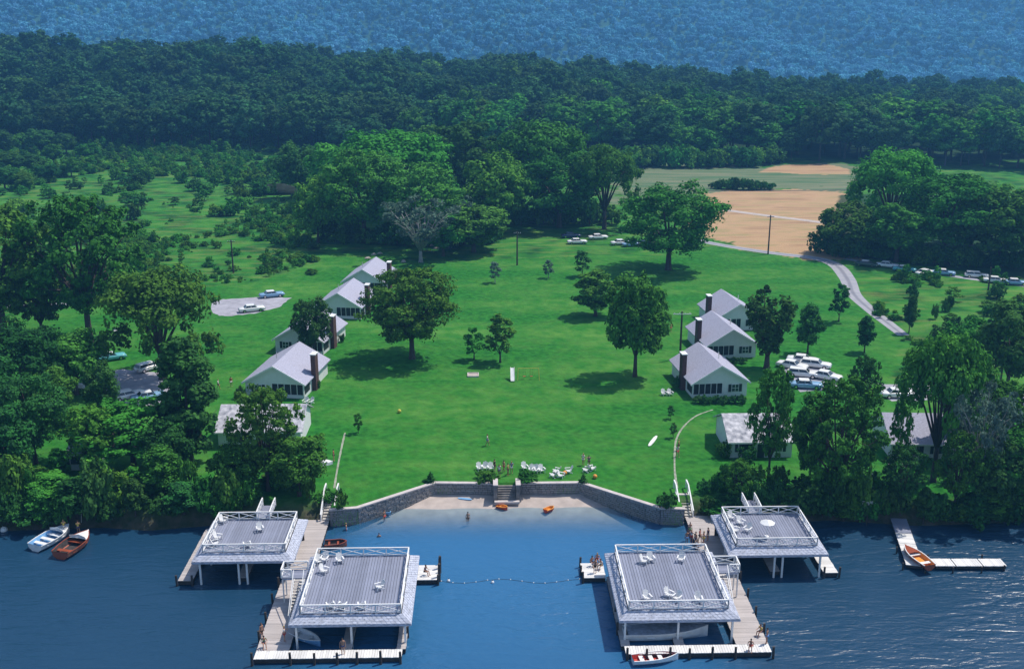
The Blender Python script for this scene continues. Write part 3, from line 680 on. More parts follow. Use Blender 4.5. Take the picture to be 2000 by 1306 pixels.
# ------------------------------------------------------------------ trees
def pts_in_lobes(lobes, n, shell=.55):
    """random points concentrated on the outside of ellipsoid lobes; returns points and outward normals"""
    w_ = np.array([l[3]*l[4]+l[3]*l[5] for l in lobes]); w_ = w_/w_.sum()
    idx = RNG.choice(len(lobes), n, p=w_); L = np.array(lobes)[idx]
    d = RNG.normal(size=(n, 3)); d /= np.linalg.norm(d, axis=1)[:, None]
    r = shell+(1-shell)*RNG.random(n)**.6
    r = r*(1+.10*RNG.normal(size=n))
    P = L[:, :3]+d*L[:, 3:6]*r[:, None]; N = d/L[:, 3:6]; N /= np.linalg.norm(N, axis=1)[:, None]
    return P, N
def leaf_mesh(name, P, N, size, jitter=.7, up=.35, rndc=None):
    n = len(P); N = N+np.array([0, 0, up])+jitter*RNG.normal(size=(n, 3)); N /= np.linalg.norm(N, axis=1)[:, None]
    a = np.cross(N, RNG.normal(size=(n, 3))); a /= np.linalg.norm(a, axis=1)[:, None]; b = np.cross(N, a)
    s = size*(.6+.8*RNG.random(n))[:, None]; asp = (.55+.4*RNG.random(n))[:, None]
    V = np.stack([P-a*s, P-b*s*asp, P+a*s, P+b*s*asp], 1).reshape(-1, 3).astype(np.float32)
    me = bpy.data.meshes.new(name); me.vertices.add(4*n); me.vertices.foreach_set('co', V.ravel())
    me.loops.add(4*n); me.loops.foreach_set('vertex_index', np.arange(4*n, dtype=np.int32)); me.polygons.add(n)
    me.polygons.foreach_set('loop_start', np.arange(0, 4*n, 4, dtype=np.int32)); me.polygons.foreach_set('loop_total', np.full(n, 4, np.int32))
    at = me.attributes.new('rnd', 'FLOAT', 'FACE'); at.data.foreach_set('value', (RNG.random(n) if rndc is None else rndc).astype(np.float32))
    me.update(); return me
def trunk_mb(H, r, split, tips, lean=0.0):
    mb = MB(); k = Vector((lean, 0, split)); mb.tube([(0, 0, -.4), (0, 0, .4), (lean*.5, 0, split*.5), k], [r*1.5, r*1.1, r*.9, r*.75], 8)
    for t in tips:
        t = Vector(t); mid = k.lerp(t, .5)+Vector((random.uniform(-.4, .4), random.uniform(-.4, .4), .12*(t-k).length)); mb.tube([k-Vector((0, 0, .3)), mid, t], [r*.5, r*.3, r*.08], 5)
        for _ in range(2):
            q = mid.lerp(t, random.random()); e = q+Vector((random.uniform(-1, 1), random.uniform(-1, 1), random.uniform(.1, .9)))*(H*.10); mb.tube([q, e], [r*.16, r*.04], 4)
    return mb
VAR = {}
def make_variant(kind, idx):
    """returns (crown mesh, trunk mesh, nominal width, nominal height)"""
    rr = random.Random(hash((kind == 'x', idx)) & 0xffff); rr = random.Random(sum(map(ord, kind))*31+idx)
    H, W, n, leaf, lobes, tips, split, tr = 18, 16, 5000, .42, [], [], 5, .5
    U = rr.uniform
    if kind == 'elm':          # wide umbrella dome, open beneath, drooping rim
        H, W, n, leaf, split, tr = 18, 21, 15000, .30, 4.0, .62
        for i in range(12):
            a = i*2.399; q = math.sqrt((i+.5)/12)*.72; x, y = math.cos(a)*q*W/2, math.sin(a)*q*W/2; z = H*.80-(q**2)*H*.34+U(-.6, .6)
            lobes.append((x, y, z, W*U(.15, .20), W*U(.15, .20), H*U(.12, .17))); tips.append((x, y, z))
        for i in range(7):
            a = i*.9+U(-.3, .3); x, y = math.cos(a)*W*.44, math.sin(a)*W*.44; lobes.append((x, y, H*U(.30, .48), W*.075, W*.075, H*.13))
    elif kind == 'round':
        H, W, n, leaf, split, tr = 16, 13, 11000, .29, 3.2, .42
        for i in range(13):
            a = i*2.399; zf = (i+.5)/13; q = math.sin(math.acos(2*zf-1))**.8*.56; x, y = math.cos(a)*q*W*.62, math.sin(a)*q*W*.62; z = H*(.30+.56*zf)
            lobes.append((x, y, z, W*U(.15, .22), W*U(.15, .22), H*U(.10, .15)))
            if i % 2: tips.append((x, y, z))
    elif kind == 'biground':
        H, W, n, leaf, split, tr = 20, 20, 17000, .27, 4.2, .55
        for i in range(22):
            a = i*2.399; zf = (i+.5)/22; q = math.sin(math.acos(2*zf-1))**.8*U(.42, .58); x, y = math.cos(a)*q*W*.66, math.sin(a)*q*W*.66; z = H*(.26+.60*zf)
            lobes.append((x, y, z, W*U(.11, .18), W*U(.11, .18), H*U(.07, .12)))
            if i % 2: tips.append((x, y, z))
    elif kind == 'bigopen':
        H, W, n, leaf, split, tr = 20, 17, 16000, .26, 4.5, .5
        for i in range(48):
            a = i*2.399; zf = (i+.5)/48; q = math.sin(math.acos(2*zf-1))**.75*U(.35, .98)*.5; x, y = math.cos(a)*q*W, math.sin(a)*q*W; z = H*(.26+.64*zf)
            lobes.append((x, y, z, W*U(.08, .14), W*U(.08, .14), H*U(.05, .08)))
            if i % 2: tips.append((x, y, z))
    elif kind == 'oval':
        H, W, n, leaf, split, tr = 15, 8, 7000, .26, 2.4, .3
        for i in range(12):
            a = i*2.399; zf = (i+.5)/12; q = math.sin(math.pi*min(1, zf*.85+.12))*.45; x, y = math.cos(a)*q*W*.6, math.sin(a)*q*W*.6; z = H*(.22+.68*zf)
            lobes.append((x, y, z, W*U(.17, .26), W*U(.17, .26), H*U(.08, .13)))
            if i % 3 == 0: tips.append((x, y, z))
    elif kind == 'vase':
        H, W, n, leaf, split, tr = 15, 10, 7000, .24, 2.6, .45
        for i in range(34):
            a = i*2.399; zf = (i+.5)/34; q = (.06+.34*zf)*U(.55, 1.15); x, y = math.cos(a)*q*W, math.sin(a)*q*W; z = H*(.26+.62*zf)
            lobes.append((x, y, z, W*U(.08, .12), W*U(.08, .12), H*U(.08, .13)))
            if i % 2: tips.append((x*1.02, y*1.02, z+H*.05))
    elif kind == 'open':       # gappy tree with many separate clumps
        H, W, n, leaf, split, tr = 17, 14, 10000, .26, 3.6, .42
        for i in range(44):
            a = i*2.399; zf = (i+.5)/44; q = math.sin(math.acos(2*zf-1))*U(.45, 1.0)*.5; x, y = math.cos(a)*q*W, math.sin(a)*q*W; z = H*(.28+.62*zf)
            lobes.append((x, y, z, W*U(.09, .15), W*U(.09, .15), H*U(.05, .08)))
            if i % 2: tips.append((x, y, z))
    elif kind == 'poplar':
        H, W, n, leaf, split, tr = 20, 8, 11000, .28, 2.2, .45
        for i in range(16):
            a = i*2.399; zf = (i+.5)/16; q = .42*(math.sin(math.pi*(zf*.8+.16)))**.7; x, y = math.cos(a)*q*W*.7, math.sin(a)*q*W*.7; z = H*(.13+.80*zf)
            lobes.append((x, y, z, W*U(.18, .26), W*U(.18, .26), H*U(.06, .10)))
            if i % 3 == 0: tips.append((x, y, z))
    elif kind == 'young':
        H, W, n, leaf, split, tr = 7, 4.2, 2000, .17, 1.4, .11
        for i in range(9):
            a = i*2.399; zf = (i+.5)/9; q = math.sin(math.pi*min(1, zf*.75+.2))*.38; x, y = math.cos(a)*q*W*.8, math.sin(a)*q*W*.8; z = H*(.26+.66*zf)
            lobes.append((x, y, z, W*U(.14, .24), W*U(.14, .24), H*U(.07, .12)))
            if i % 2: tips.append((x, y, z))
    elif kind == 'cone':
        H, W, n, leaf, split, tr = 3.2, 2.0, 700, .14, .4, .08
        for i in range(9):
            zf = (i+.5)/9; lobes.append((0, 0, H*(.05+.9*zf), W*.5*(1-zf)+.08, W*.5*(1-zf)+.08, H*.09))
        tips = [(0, 0, H*.9)]
    elif kind == 'bush':
        H, W, n, leaf, split, tr = 4, 6, 2200, .20, .5, .12
        for i in range(9):
            a = i*2.399; q = math.sqrt((i+.3)/9)*.36; x, y = math.cos(a)*q*W, math.sin(a)*q*W; lobes.append((x, y, H*U(.35, .62)*(1-q*.6), W*U(.13, .22), W*U(.13, .22), H*U(.2, .38)))
            if i % 3 == 0: tips.append((x, y, H*.5))
    elif kind == 'bare':       # pale, thinly leaved spreading tree
        H, W, n, leaf, split, tr = 15, 15, 7000, .22, 2.6, .30
        for i in range(30):
            a = i*2.399; zf = (i+.5)/30; q = (.2+.5*zf)*U(.6, 1)*.72; x, y = math.cos(a)*q*W, math.sin(a)*q*W; z = H*(.35+.6*zf*(1-.45*q)); lobes.append((x, y, z, W*.08, W*.08, H*.06)); tips.append((x, y, z))
    elif kind == 'forest':
        H, W, n, leaf, split, tr = 20, 15, 4200, .46, 6, .3
        for i in range(10):
            a = i*2.399; zf = (i+.5)/10; q = math.sin(math.acos(2*zf-1))*.5; x, y = math.cos(a)*q*W*.62, math.sin(a)*q*W*.62; z = H*(.36+.52*zf)
            lobes.append((x, y, z, W*U(.16, .24), W*U(.16, .24), H*U(.08, .14)))
        tips = [lobes[i][:3] for i in (2, 5, 8)]
    elif kind == 'hill':
        H, W, n, leaf, split, tr = 20, 13, 600, 1.1, 6, .3
        for i in range(6):
            a = i*2.399; q = math.sqrt((i+.5)/6)*.34; x, y = math.cos(a)*q*W, math.sin(a)*q*W; lobes.append((x, y, H*U(.52, .74), W*U(.18, .28), W*U(.18, .28), H*U(.18, .26)))
    nsub = {'cone': 2, 'young': 4, 'hill': 3, 'forest': 5, 'bare': 2, 'bush': 4, 'vase': 4, 'open': 4, 'bigopen': 4}.get(kind, 8)
    sub = []
    for (lx, ly, lz, la, lb, lc) in lobes:
        for q in range(nsub):
            d = Vector((rr.gauss(0, 1), rr.gauss(0, 1), rr.gauss(0, 1)+.25)).normalized(); f = U(.62, 1.05); g = U(.30, .48)
            sub.append((lx+d.x*la*f, ly+d.y*lb*f, lz+d.z*lc*f, la*g, lb*g, lc*g*.9))
    n0 = int(n*.30); P, N = pts_in_lobes(lobes, n0, .35); P2, N2 = pts_in_lobes(sub, n-n0, .45)
    cen = np.array([0, 0, H*.45]); out_ = (P2-cen)/np.array([W, W, H]); out_ /= np.linalg.norm(out_, axis=1)[:, None]; N2 = N2*.75+out_*.5
    P = np.vstack([P, P2]); N = np.vstack([N, N2])
    k = P[:, 2] > .12; P, N = P[k], N[k]
    crown = leaf_mesh('crown', P, N, leaf, .42 if kind != 'bare' else .9)
    tm = trunk_mb(H, tr, split, tips).mesh('trunk', True)
    z1 = float(np.percentile(P[:, 2], 99.7)); wx_ = float(np.percentile(P[:, 0], 99.5)-np.percentile(P[:, 0], .5))
    return crown, tm, wx_, z1
def variant(kind, idx, leafm, barkm='bark'):
    key = (kind, idx, leafm)
    if key not in VAR:
        base = (kind, idx)
        if base not in VAR: VAR[base] = make_variant(kind, idx)
        c, t, wd, h = VAR[base]; c2 = c.copy() if c.materials else c; c2.materials.clear(); c2.materials.append(M[leafm])
        t2 = t.copy() if t.materials else t; t2.materials.clear(); t2.materials.append(M[barkm]); VAR[key] = (c2, t2, wd, h)
    return VAR[key]
NV = {'biground': 3, 'bigopen': 3, 'elm': 3, 'round': 4, 'oval': 3, 'vase': 2, 'open': 3, 'poplar': 2, 'young': 3, 'cone': 1, 'bush': 4, 'bare': 2, 'forest': 5, 'hill': 3}
tcount = [0]
def tree(kind, x, y, W, H, leafm, label, cat='tree', group=None, name=None, barkm='bark', z=None, rz=None):
    tcount[0] += 1; c, t, wd, h = variant(kind, tcount[0] % NV[kind], leafm, barkm)
    z = gz(x, y) if z is None else z
    o = empty(name or 'tree', (x, y, z), random.uniform(0, 6.28) if rz is None else rz, label, cat, group)
    s = W/wd; o.scale = (s, s, H/h)
    link(c, 'crown' if name not in ('bush', 'shrub', 'hedge') else 'foliage', None, o); link(t, 'trunk' if name not in ('bush', 'shrub', 'hedge') else 'stem', None, o)
    return o
def T(kind, px_, py_, topy, wpx, leafm, label, cat='tree', group=None, name=None, barkm='bark', **kw):
    x, y, z = ghit(px_, py_); s = F/depth(x, y, z+6); W = wpx/s
    lo, hi = .5, 60
    for _ in range(30):
        H = (lo+hi)/2
        if row(x, y-W*.12, z+H) > topy: lo = H
        else: hi = H
    return tree(kind, x, y, W, H, leafm, label, cat, group, name, barkm, z=z, **kw)
ADJ = {'leaf': 'mid green', 'leaf_dark': 'dark green', 'leaf_light': 'bright green', 'leaf_pale': 'grey green', 'leaf_forest': 'dusky green'}
def third(px_, a, b, words=('left end', 'left part', 'middle', 'right part', 'right end')):
    k = min(len(words)-1, max(0, int((px_-a)/(b-a)*len(words)))); return words[k]
TREES = [
 # lawn
 ('biground', 1305, 527, 364, 195, 'leaf', 'large spreading elm alone on the lawn in front of the tan field'),
 ('biground', 805, 700, 530, 178, 'leaf', 'leaning leafy elm on the left of the lawn beside the cottages'),
 ('round', 1240, 735, 542, 116, 'leaf', 'tall lawn tree with bare lower trunk and round shadow, right of centre'),
 ('oval', 1163, 617, 530, 76, 'leaf', 'medium tree up the lawn, just behind and left of the tall bare trunked one'),
 ('young', 1137, 540, 490, 32, 'leaf_dark', 'small dark upright tree below the white cars at the top of the lawn'),
 ('young', 977, 708, 616, 56, 'leaf', 'young tree in mid lawn above the playground slide, the taller of the pair'),
 ('young', 926, 702, 640, 42, 'leaf', 'young tree in mid lawn, the smaller and left one of the pair'),
 ('young', 967, 552, 512, 22, 'leaf_pale', 'thin sapling left of the utility pole at the top of the lawn'),
 ('young', 1071, 543, 508, 20, 'leaf_pale', 'thin sapling right of the utility pole at the top of the lawn'),
 ('round', 614, 702, 582, 72, 'leaf_dark', 'dark dense round tree in front of the second left cottage'),
 ('vase', 1497, 720, 578, 96, 'leaf_dark', 'vase shaped tree with thick trunk right of the middle right cottage'),
 ('oval', 1577, 690, 596, 52, 'leaf_dark', 'dark oval tree between the vase shaped tree and the gravel road'),
 ('young', 1638, 628, 556, 40, 'leaf_dark', 'dark pointed tree standing at the left edge of the gravel road'),
 ('oval', 1688, 688, 618, 34, 'leaf_dark', 'slim dark tree left of the gravel road end'),
 ('oval', 1775, 650, 578, 26, 'leaf_dark', 'slender dark tree at the lower end of the gravel road'),
 # central clump
 ('elm', 765, 428, 262, 240, 'leaf_light', 'broad light green tree at the back left of the central clump'),
 ('biground', 712, 474, 296, 170, 'leaf', 'big dark green tree at the left front of the central clump'),
 ('biground', 815, 478, 318, 180, 'leaf', 'big rounded tree in the middle left of the central clump'),
 ('round', 906, 404, 242, 130, 'leaf_dark', 'tall dark tree at the back middle of the central clump'),
 ('elm', 1060, 418, 240, 190, 'leaf', 'tallest tree at the back right of the central clump'),
 ('round', 968, 455, 302, 130, 'leaf_light', 'light green tree in the middle of the central clump'),
 ('biground', 1092, 444, 306, 175, 'leaf', 'large tree above the parked white cars in the central clump'),
 ('elm', 1180, 448, 285, 125, 'leaf', 'rightmost leaning tree of the central clump'),
 ('round', 622, 474, 348, 90, 'leaf_light', 'light green small tree at the left end of the central clump'),
 ('bare', 822, 512, 392, 160, 'leaf_pale', 'half bare grey tree in front of the central clump'),
 ('round', 925, 492, 402, 130, 'leaf', 'low bushy tree at the right foot of the half bare grey tree'),
 ('round', 866, 500, 420, 90, 'leaf', 'low bushy tree directly behind the half bare grey tree'),
 ('round', 655, 410, 282, 110, 'leaf_light', 'pale green tree behind the left end of the central clump'),
 ('round', 585, 388, 280, 90, 'leaf_dark', 'dark tree beside the dark mound in the meadow'),
 ('round', 850, 352, 246, 110, 'leaf', 'tree at the rear of the clump against the dark forest'),
 # right back clump
 ('elm', 1735, 470, 296, 165, 'leaf_light', 'tall light green tree at the left of the clump behind the car row'),
 ('biground', 1840, 505, 346, 190, 'leaf', 'massive rounded tree behind the middle of the car row'),
 ('round', 1655, 500, 400, 120, 'leaf', 'tree with feathery edge at the corner of the tan field'),
 ('round', 1750, 512, 400, 130, 'leaf', 'dense tree shading the left end of the car row'),
 ('round', 1950, 520, 380, 150, 'leaf', 'dense tree shading the right end of the car row'),
 ('round', 1895, 480, 350, 130, 'leaf', 'tree behind the massive rounded one over the car row'),
 ('round', 2040, 520, 360, 160, 'leaf', 'tree cut by the right edge above the car row'),
 # left side
 ('bigopen', 176, 668, 390, 225, 'leaf', 'very tall left tree with thick dark trunk reaching down to the lawn'),
 ('open', 84, 666, 505, 110, 'leaf', 'forked thin trunked tree beside the very tall left one'),
 ('bigopen', 10, 660, 412, 200, 'leaf', 'big tree at the left edge above the lawn'),
 ('elm', 318, 740, 530, 212, 'leaf', 'wide round tree left of the upper gravel parking area'),
 ('poplar', 372, 900, 662, 118, 'leaf_dark', 'tall dark dense tree right of the left parking area'),
 ('biground', 40, 800, 640, 190, 'leaf_dark', 'dark tree crowding the left edge beside the hidden cars'),
 ('round', 150, 770, 652, 130, 'leaf', 'bushy tree left of the small parking area'),
 ('round', -10, 880, 700, 150, 'leaf_dark', 'dark tree cut by the left edge above the shore'),
 ('biground', 70, 905, 742, 150, 'leaf_dark', 'broad dark tree between the left edge and the small cabin'),
 ('round', 18, 950, 800, 110, 'leaf_dark', 'dark tree low on the left edge just above the bank'),
 ('round', 205, 830, 712, 70, 'leaf_dark', 'dark tree at the left side of the shaded gravel area'),
 ('round', 105, 830, 720, 90, 'leaf', 'mid green tree in front of the half hidden white sedans at far left'),
 ('round', 330, 940, 830, 90, 'leaf_dark', 'dark tree between the bright gappy tree and the tall dark one'),
 ('open', 262, 915, 796, 200, 'leaf_light', 'bright green gappy tree above the left shore beside the cabin'),
 ('open', 190, 930, 800, 130, 'leaf_light', 'bright green tree just above the little cabin'),
 ('open', 524, 958, 762, 128, 'leaf', 'leafy tree half hiding the cottage roof at lower left'),
 ('round', 468, 965, 872, 100, 'leaf', 'low tree left of the lower left dock stairs'),
 ('round', 585, 968, 856, 110, 'leaf', 'low tree beside the white boat on the lawn'),
 # right side
 ('open', 1500, 942, 722, 84, 'leaf', 'tall tree right in front of the mottled roof cottage'),
 ('bigopen', 1630, 1000, 748, 160, 'leaf', 'large dense tree above the right rear boathouse'),
 ('round', 1580, 950, 790, 66, 'leaf_dark', 'dark tree beside the right wall of the mottled roof cottage'),
 ('open', 1682, 825, 700, 58, 'leaf_dark', 'dark tree left of the right hand parking area'),
 ('elm', 1822, 940, 655, 172, 'leaf', 'big many stemmed tree in front of the far right cottage'),
 ('bare', 1905, 985, 765, 130, 'leaf_pale', 'thin pale birch like tree at the far right shore'),
 ('open', 1870, 900, 742, 110, 'leaf_pale', 'grey green willow like tree over the small pale building'),
 ('round', 1965, 770, 596, 120, 'leaf_dark', 'dark tall tree at the right edge above the car on gravel'),
 ('round', 1880, 745, 628, 100, 'leaf', 'bushy tree left of the tall poles at far right'),
 ('bush', 1848, 672, 634, 62, 'leaf_dark', 'dark low spreading tree in the rough grass right of the road'),
 ('young', 1960, 640, 590, 24, 'leaf_dark', 'dark narrow tree in the rough grass near the right edge'),
 ('young', 1936, 652, 600, 22, 'leaf_dark', 'dark narrow tree left of its twin near the right edge'),
 ('open', 1985, 1005, 850, 120, 'leaf', 'tree at the right edge above the water'),
 ('open', 1758, 1002, 872, 84, 'leaf_dark', 'small ragged tree on the bank left of the L shaped dock foot'),
 ('open', 1862, 1004, 850, 96, 'leaf', 'ragged tree on the bank left of the pale birch like tree'),
 ('round', 1942, 1008, 868, 96, 'leaf_dark', 'dark tree on the bank right of the pale birch like tree'),
 ('bigopen', 2010, 935, 748, 140, 'leaf', 'tall tree at the right edge in front of the car on gravel'),
 ('open', 1440, 985, 902, 70, 'leaf', 'small tree on the bank behind the right rear boathouse'),
 ('round', 1930, 870, 742, 90, 'leaf', 'tree beside the small pale building at far right'),
]
for k, bx0, by0, ty, wpx, lm, lab in TREES: T(k, bx0, by0, ty, wpx, lm, lab, barkm='bark_pale' if lm == 'leaf_pale' else 'bark')
UND = [(640+i*22, 484-abs(i-9)*1.0 if i < 16 else 462, 'clump') for i in range(26)]+[(1606+i*24, 500+i*1.9, 'row') for i in range(17)]
for i, (ux, uy, w_) in enumerate(UND):
    if w_ == 'clump' and (795 < ux < 850): continue
    rk = random.Random(i); uy = uy if w_ == 'row' else uy-22*max(0, min(1, (ux-940)/60)); h = rk.uniform(26, 52); lm_ = ('leaf_dark', 'leaf', 'leaf_dark')[i % 3]
    T('bush', ux+rk.uniform(-6, 6), uy+rk.uniform(-8, 0), uy-h, rk.uniform(34, 60), lm_, ADJ[lm_]+(' understory shrub at the foot of the central clump, ' if w_ == 'clump' else ' understory shrub behind the long car row, ')+(third(ux, 640, 1200) if w_ == 'clump' else third(ux, 1600, 2010)), 'shrub', 'understory below the big trees', 'shrub')
LE = [(rk_x, rk_y) for rk_x, rk_y in [(5, 300), (40, 292), (80, 300), (20, 330), (60, 335), (105, 322), (10, 370), (50, 372), (95, 355), (140, 345), (130, 300), (175, 318)]]
for i, (ux, uy) in enumerate(LE): T('round', ux, uy, uy-random.Random(i).uniform(28, 48), random.Random(i+50).uniform(34, 58), ('leaf_dark', 'leaf')[i % 2], ('dark' if i % 2 == 0 else 'greener')+' tree in the scrub at upper left, '+('near the left edge' if ux < 45 else 'a little in from the edge' if ux < 100 else 'farthest from the edge')+(', upper' if uy < 320 else ', lower'), 'tree', 'trees in the scrub at upper left')
# conical evergreens and round shrubs by the wall and the cottages
SHR = [('cone', 841, 941, 922, 26, 'leaf_dark', 'dark conical evergreen at the left bend of the stone wall'), ('cone', 1139, 943, 925, 22, 'leaf_dark', 'dark conical evergreen at the right bend of the stone wall'),
 ('bush', 1300, 990, 966, 38, 'leaf_dark', 'dark round shrub left of the right dock stairs'), ('bush', 668, 992, 958, 26, 'leaf', 'ragged shrub right of the left dock stairs'),
 ('bush', 952, 938, 920, 46, 'leaf', 'clipped green shrub left of the stone steps'), ('bush', 1030, 941, 922, 44, 'leaf', 'clipped green shrub right of the stone steps'),
 ('bush', 619, 758, 740, 16, 'leaf_dark', 'round dark shrub right of the nearest left cottage'), ('bush', 668, 668, 652, 12, 'leaf_dark', 'round dark shrub right of the second left cottage'),
 ('bush', 470, 778, 755, 22, 'leaf_dark', 'dark shrub at the left corner of the nearest left cottage'), ('bush', 1322, 758, 736, 20, 'leaf_dark', 'dark shrub by the chimney of the nearest right cottage'),
 ('bush', 1459, 898, 870, 34, 'leaf_dark', 'round dark shrub under the window of the mottled roof cottage'), ('bush', 1412, 893, 862, 30, 'leaf', 'shrub at the left corner of the mottled roof cottage'),
 ('young', 1310, 818, 792, 14, 'leaf_dark', 'tiny dark sapling below the two white chairs, upper one'), ('young', 1315, 855, 826, 14, 'leaf_dark', 'tiny dark sapling below the two white chairs, lower one'),
 ('young', 700, 846, 808, 20, 'leaf', 'tiny sapling near the path on the left of the lawn'), ('bush', 1386, 670, 655, 14, 'leaf_dark', 'dark shrub by the chimney of the middle right cottage'),
 ('bush', 1395, 622, 604, 14, 'leaf_dark', 'dark shrub by the chimney of the farthest right cottage')]
for k, bx0, by0, ty, wpx, lm, lab in SHR: T(k, bx0, by0, ty, wpx, lm, lab, 'shrub' if k != 'young' else 'tree', None, 'shrub' if k != 'young' else 'tree')
# foundation planting in front of the nearest right cottage
for i in range(6):
    T('bush', 1362+i*17, 787+(i % 2), 773, 22, 'leaf_dark', 'low dark foundation shrub under the porch of the nearest right cottage', 'shrub', 'foundation shrubs at the nearest right cottage', 'shrub')
for i in range(4):
    T('bush', 1400+i*17, 709, 698, 18, 'leaf_dark', 'low dark foundation shrub before the middle right cottage', 'shrub', 'foundation shrubs at the middle right cottage', 'shrub')
# shoreline thickets
def shrub_line(pts, n, label, group, lm, hrange=(38, 60), wr=(46, 80), seed=1):
    rr = random.Random(seed)
    for i in range(n):
        t = (i+rr.uniform(0, .95))/n*(len(pts)-1); k = min(int(t), len(pts)-2); f = t-k
        px_ = pts[k][0]+(pts[k+1][0]-pts[k][0])*f; py_ = pts[k][1]+(pts[k+1][1]-pts[k][1])*f+rr.uniform(-6, 6); h = rr.uniform(hrange[0]*.55, hrange[1]*(1.0 if rr.random() < .8 else 1.45))
        m_ = rr.choice(lm); wp = rr.uniform(wr[0]*.6, wr[1]); T('bush' if rr.random() < .72 else 'oval', px_, py_, py_-h, wp, m_, ADJ[m_]+' '+label+', '+third(px_, min(p[0] for p in pts), max(p[0] for p in pts))+' of row', 'shrub', group, 'shrub')
shrub_line([(-30, 1024), (150, 1012), (420, 1004), (480, 990)], 22, 'bush on the left bank above the water', 'bushes along the left bank', ['leaf_dark', 'leaf', 'leaf_dark'], (45, 75), (50, 95), 3)
shrub_line([(-30, 985), (200, 975), (440, 965)], 16, 'bush behind the left bank thicket', 'sunlit bushes behind the left bank', ['leaf_light', 'leaf', 'leaf_light'], (45, 75), (50, 90), 4)
shrub_line([(-30, 940), (60, 930), (120, 940)], 5, 'bush at the left edge', 'bushes at the left edge', ['leaf', 'leaf_light'], (40, 70), (50, 80), 5)
shrub_line([(1372, 1002), (1500, 1000), (1640, 1012), (1740, 1010)], 20, 'bush behind the right rear boathouse', 'bushes behind the right rear boathouse', ['leaf_dark', 'leaf', 'leaf_dark'], (40, 75), (45, 80), 6)
shrub_line([(1370, 965), (1480, 955), (1660, 960)], 12, 'bush above the right bank', 'bushes above the right bank', ['leaf', 'leaf_light', 'leaf_dark'], (35, 60), (45, 75), 7)
shrub_line([(1800, 1016), (1900, 1016), (2040, 1020)], 14, 'bush right of the L shaped dock', 'bushes right of the L shaped dock', ['leaf_dark', 'leaf_dark', 'leaf'], (45, 85), (50, 90), 8)
shrub_line([(430, 940), (560, 950), (640, 985)], 8, 'bush by the lower left cottage', 'bushes by the lower left cottage', ['leaf', 'leaf_dark'], (30, 50), (35, 60), 9)
# meadow bushes, left
rr = random.Random(21)
for i in range(130):
    px_ = rr.uniform(-10, 600); py_ = 262+rr.random()**1.6*150+max(0, (300-px_))*.12
    h = rr.uniform(12, 30)*(.7+.3*(py_-250)/150); m_ = rr.choice(['leaf', 'leaf_dark', 'leaf', 'leaf_light']); kd = rr.random() < .6
    lab = ('low spreading ' if kd else 'upright ')+ADJ[m_]+(' bush at the forest foot, ' if py_ < 295 else ' bush in the open meadow, ' if py_ > 330 else ' bush in the upper meadow, ')+third(px_, -10, 600)+' of the left meadow'
    T('bush' if kd else 'young', px_, py_+h*.5, py_-h*.5, rr.uniform(20, 50) if kd else rr.uniform(10, 20), m_, lab, 'bush', 'bushes dotted over the left meadow', 'bush')
for i in range(26):
    T('bush', rr.uniform(380, 700), rr.uniform(490, 560) if i % 2 else rr.uniform(420, 480), 0, rr.uniform(10, 24), 'leaf', 'low tuft of brush around the left utility pole', 'bush', 'tufts of brush around the left utility pole', 'bush') if False else None
for i in range(18):
    px_ = rr.uniform(385, 620); py_ = rr.uniform(440, 552); T('bush', px_, py_, py_-rr.uniform(6, 14), rr.uniform(12, 30), rr.choice(['leaf', 'leaf_dark']), 'low tuft of brush '+('well left' if px_ < 430 else 'just left' if px_ < 460 else 'just right' if px_ < 520 else 'well right')+' of the left utility pole, '+('farther than its top' if py_ < 470 else 'level with its shaft' if py_ < 515 else 'level with its foot'), 'bush', 'tufts of brush around the left utility pole', 'bush')
# rough grass bushes, right of the road
for i in range(40):
    px_ = rr.uniform(1770, 2010); py_ = rr.uniform(575, 760); m_ = rr.choice(['leaf', 'leaf_dark']); T('bush' if rr.random() < .6 else 'young', px_, py_, py_-rr.uniform(12, 34), rr.uniform(12, 38), m_, ADJ[m_]+' bush in the rough grass right of the gravel road, '+('far side' if py_ < 640 else 'middle' if py_ < 700 else 'near side')+(' left' if px_ < 1890 else ' right'), 'bush', 'bushes in the rough grass on the right', 'bush')
# hedgerows at the back of the field
for i in range(20):
    px_ = 1225+i*15+rr.uniform(-4, 4); T('bush', px_, 318+rr.uniform(2, 10)-max(0, i-15)*1.5, 286+rr.uniform(-3, 6), rr.uniform(34, 60), ['leaf', 'leaf_light', 'leaf', 'leaf_dark'][i % 4], ADJ[['leaf', 'leaf_light', 'leaf', 'leaf_dark'][i % 4]]+' shrub in the thicket behind the tan field, '+third(i, 0, 20), 'shrub', 'thicket along the back of the field', 'shrub')
for i in range(11):
    px_ = 1398+i*10.5; T('bush', px_, 370+i*.2-abs(i-5)*.4, 347+abs(i-4)*1.6, 26, 'leaf_dark', 'dark shrub in the island thicket in the field, '+third(i, 0, 11), 'shrub', 'island of shrubs in the field', 'shrub')
# dark mound in the meadow
mo = MB(); mo.ell((0, 0, 0), 9, 4, 3.2, 16, 8); 
for i, v in enumerate(mo.v): mo.v[i] = (v[0]*(1+.12*math.sin(i*2.1)), v[1]*(1+.1*math.cos(i*1.7)), v[2]*(1+.1*math.sin(i*.9)))
x, y = hit(540, 378); o = mo.build('dark_mound', mat('dark_mound_surface', (.015, .025, .015), .95, .5, .6, .5), None, True, (x, y, LAND)); tag(o, 'dark mound in the left meadow beside a dark tree', 'mound')

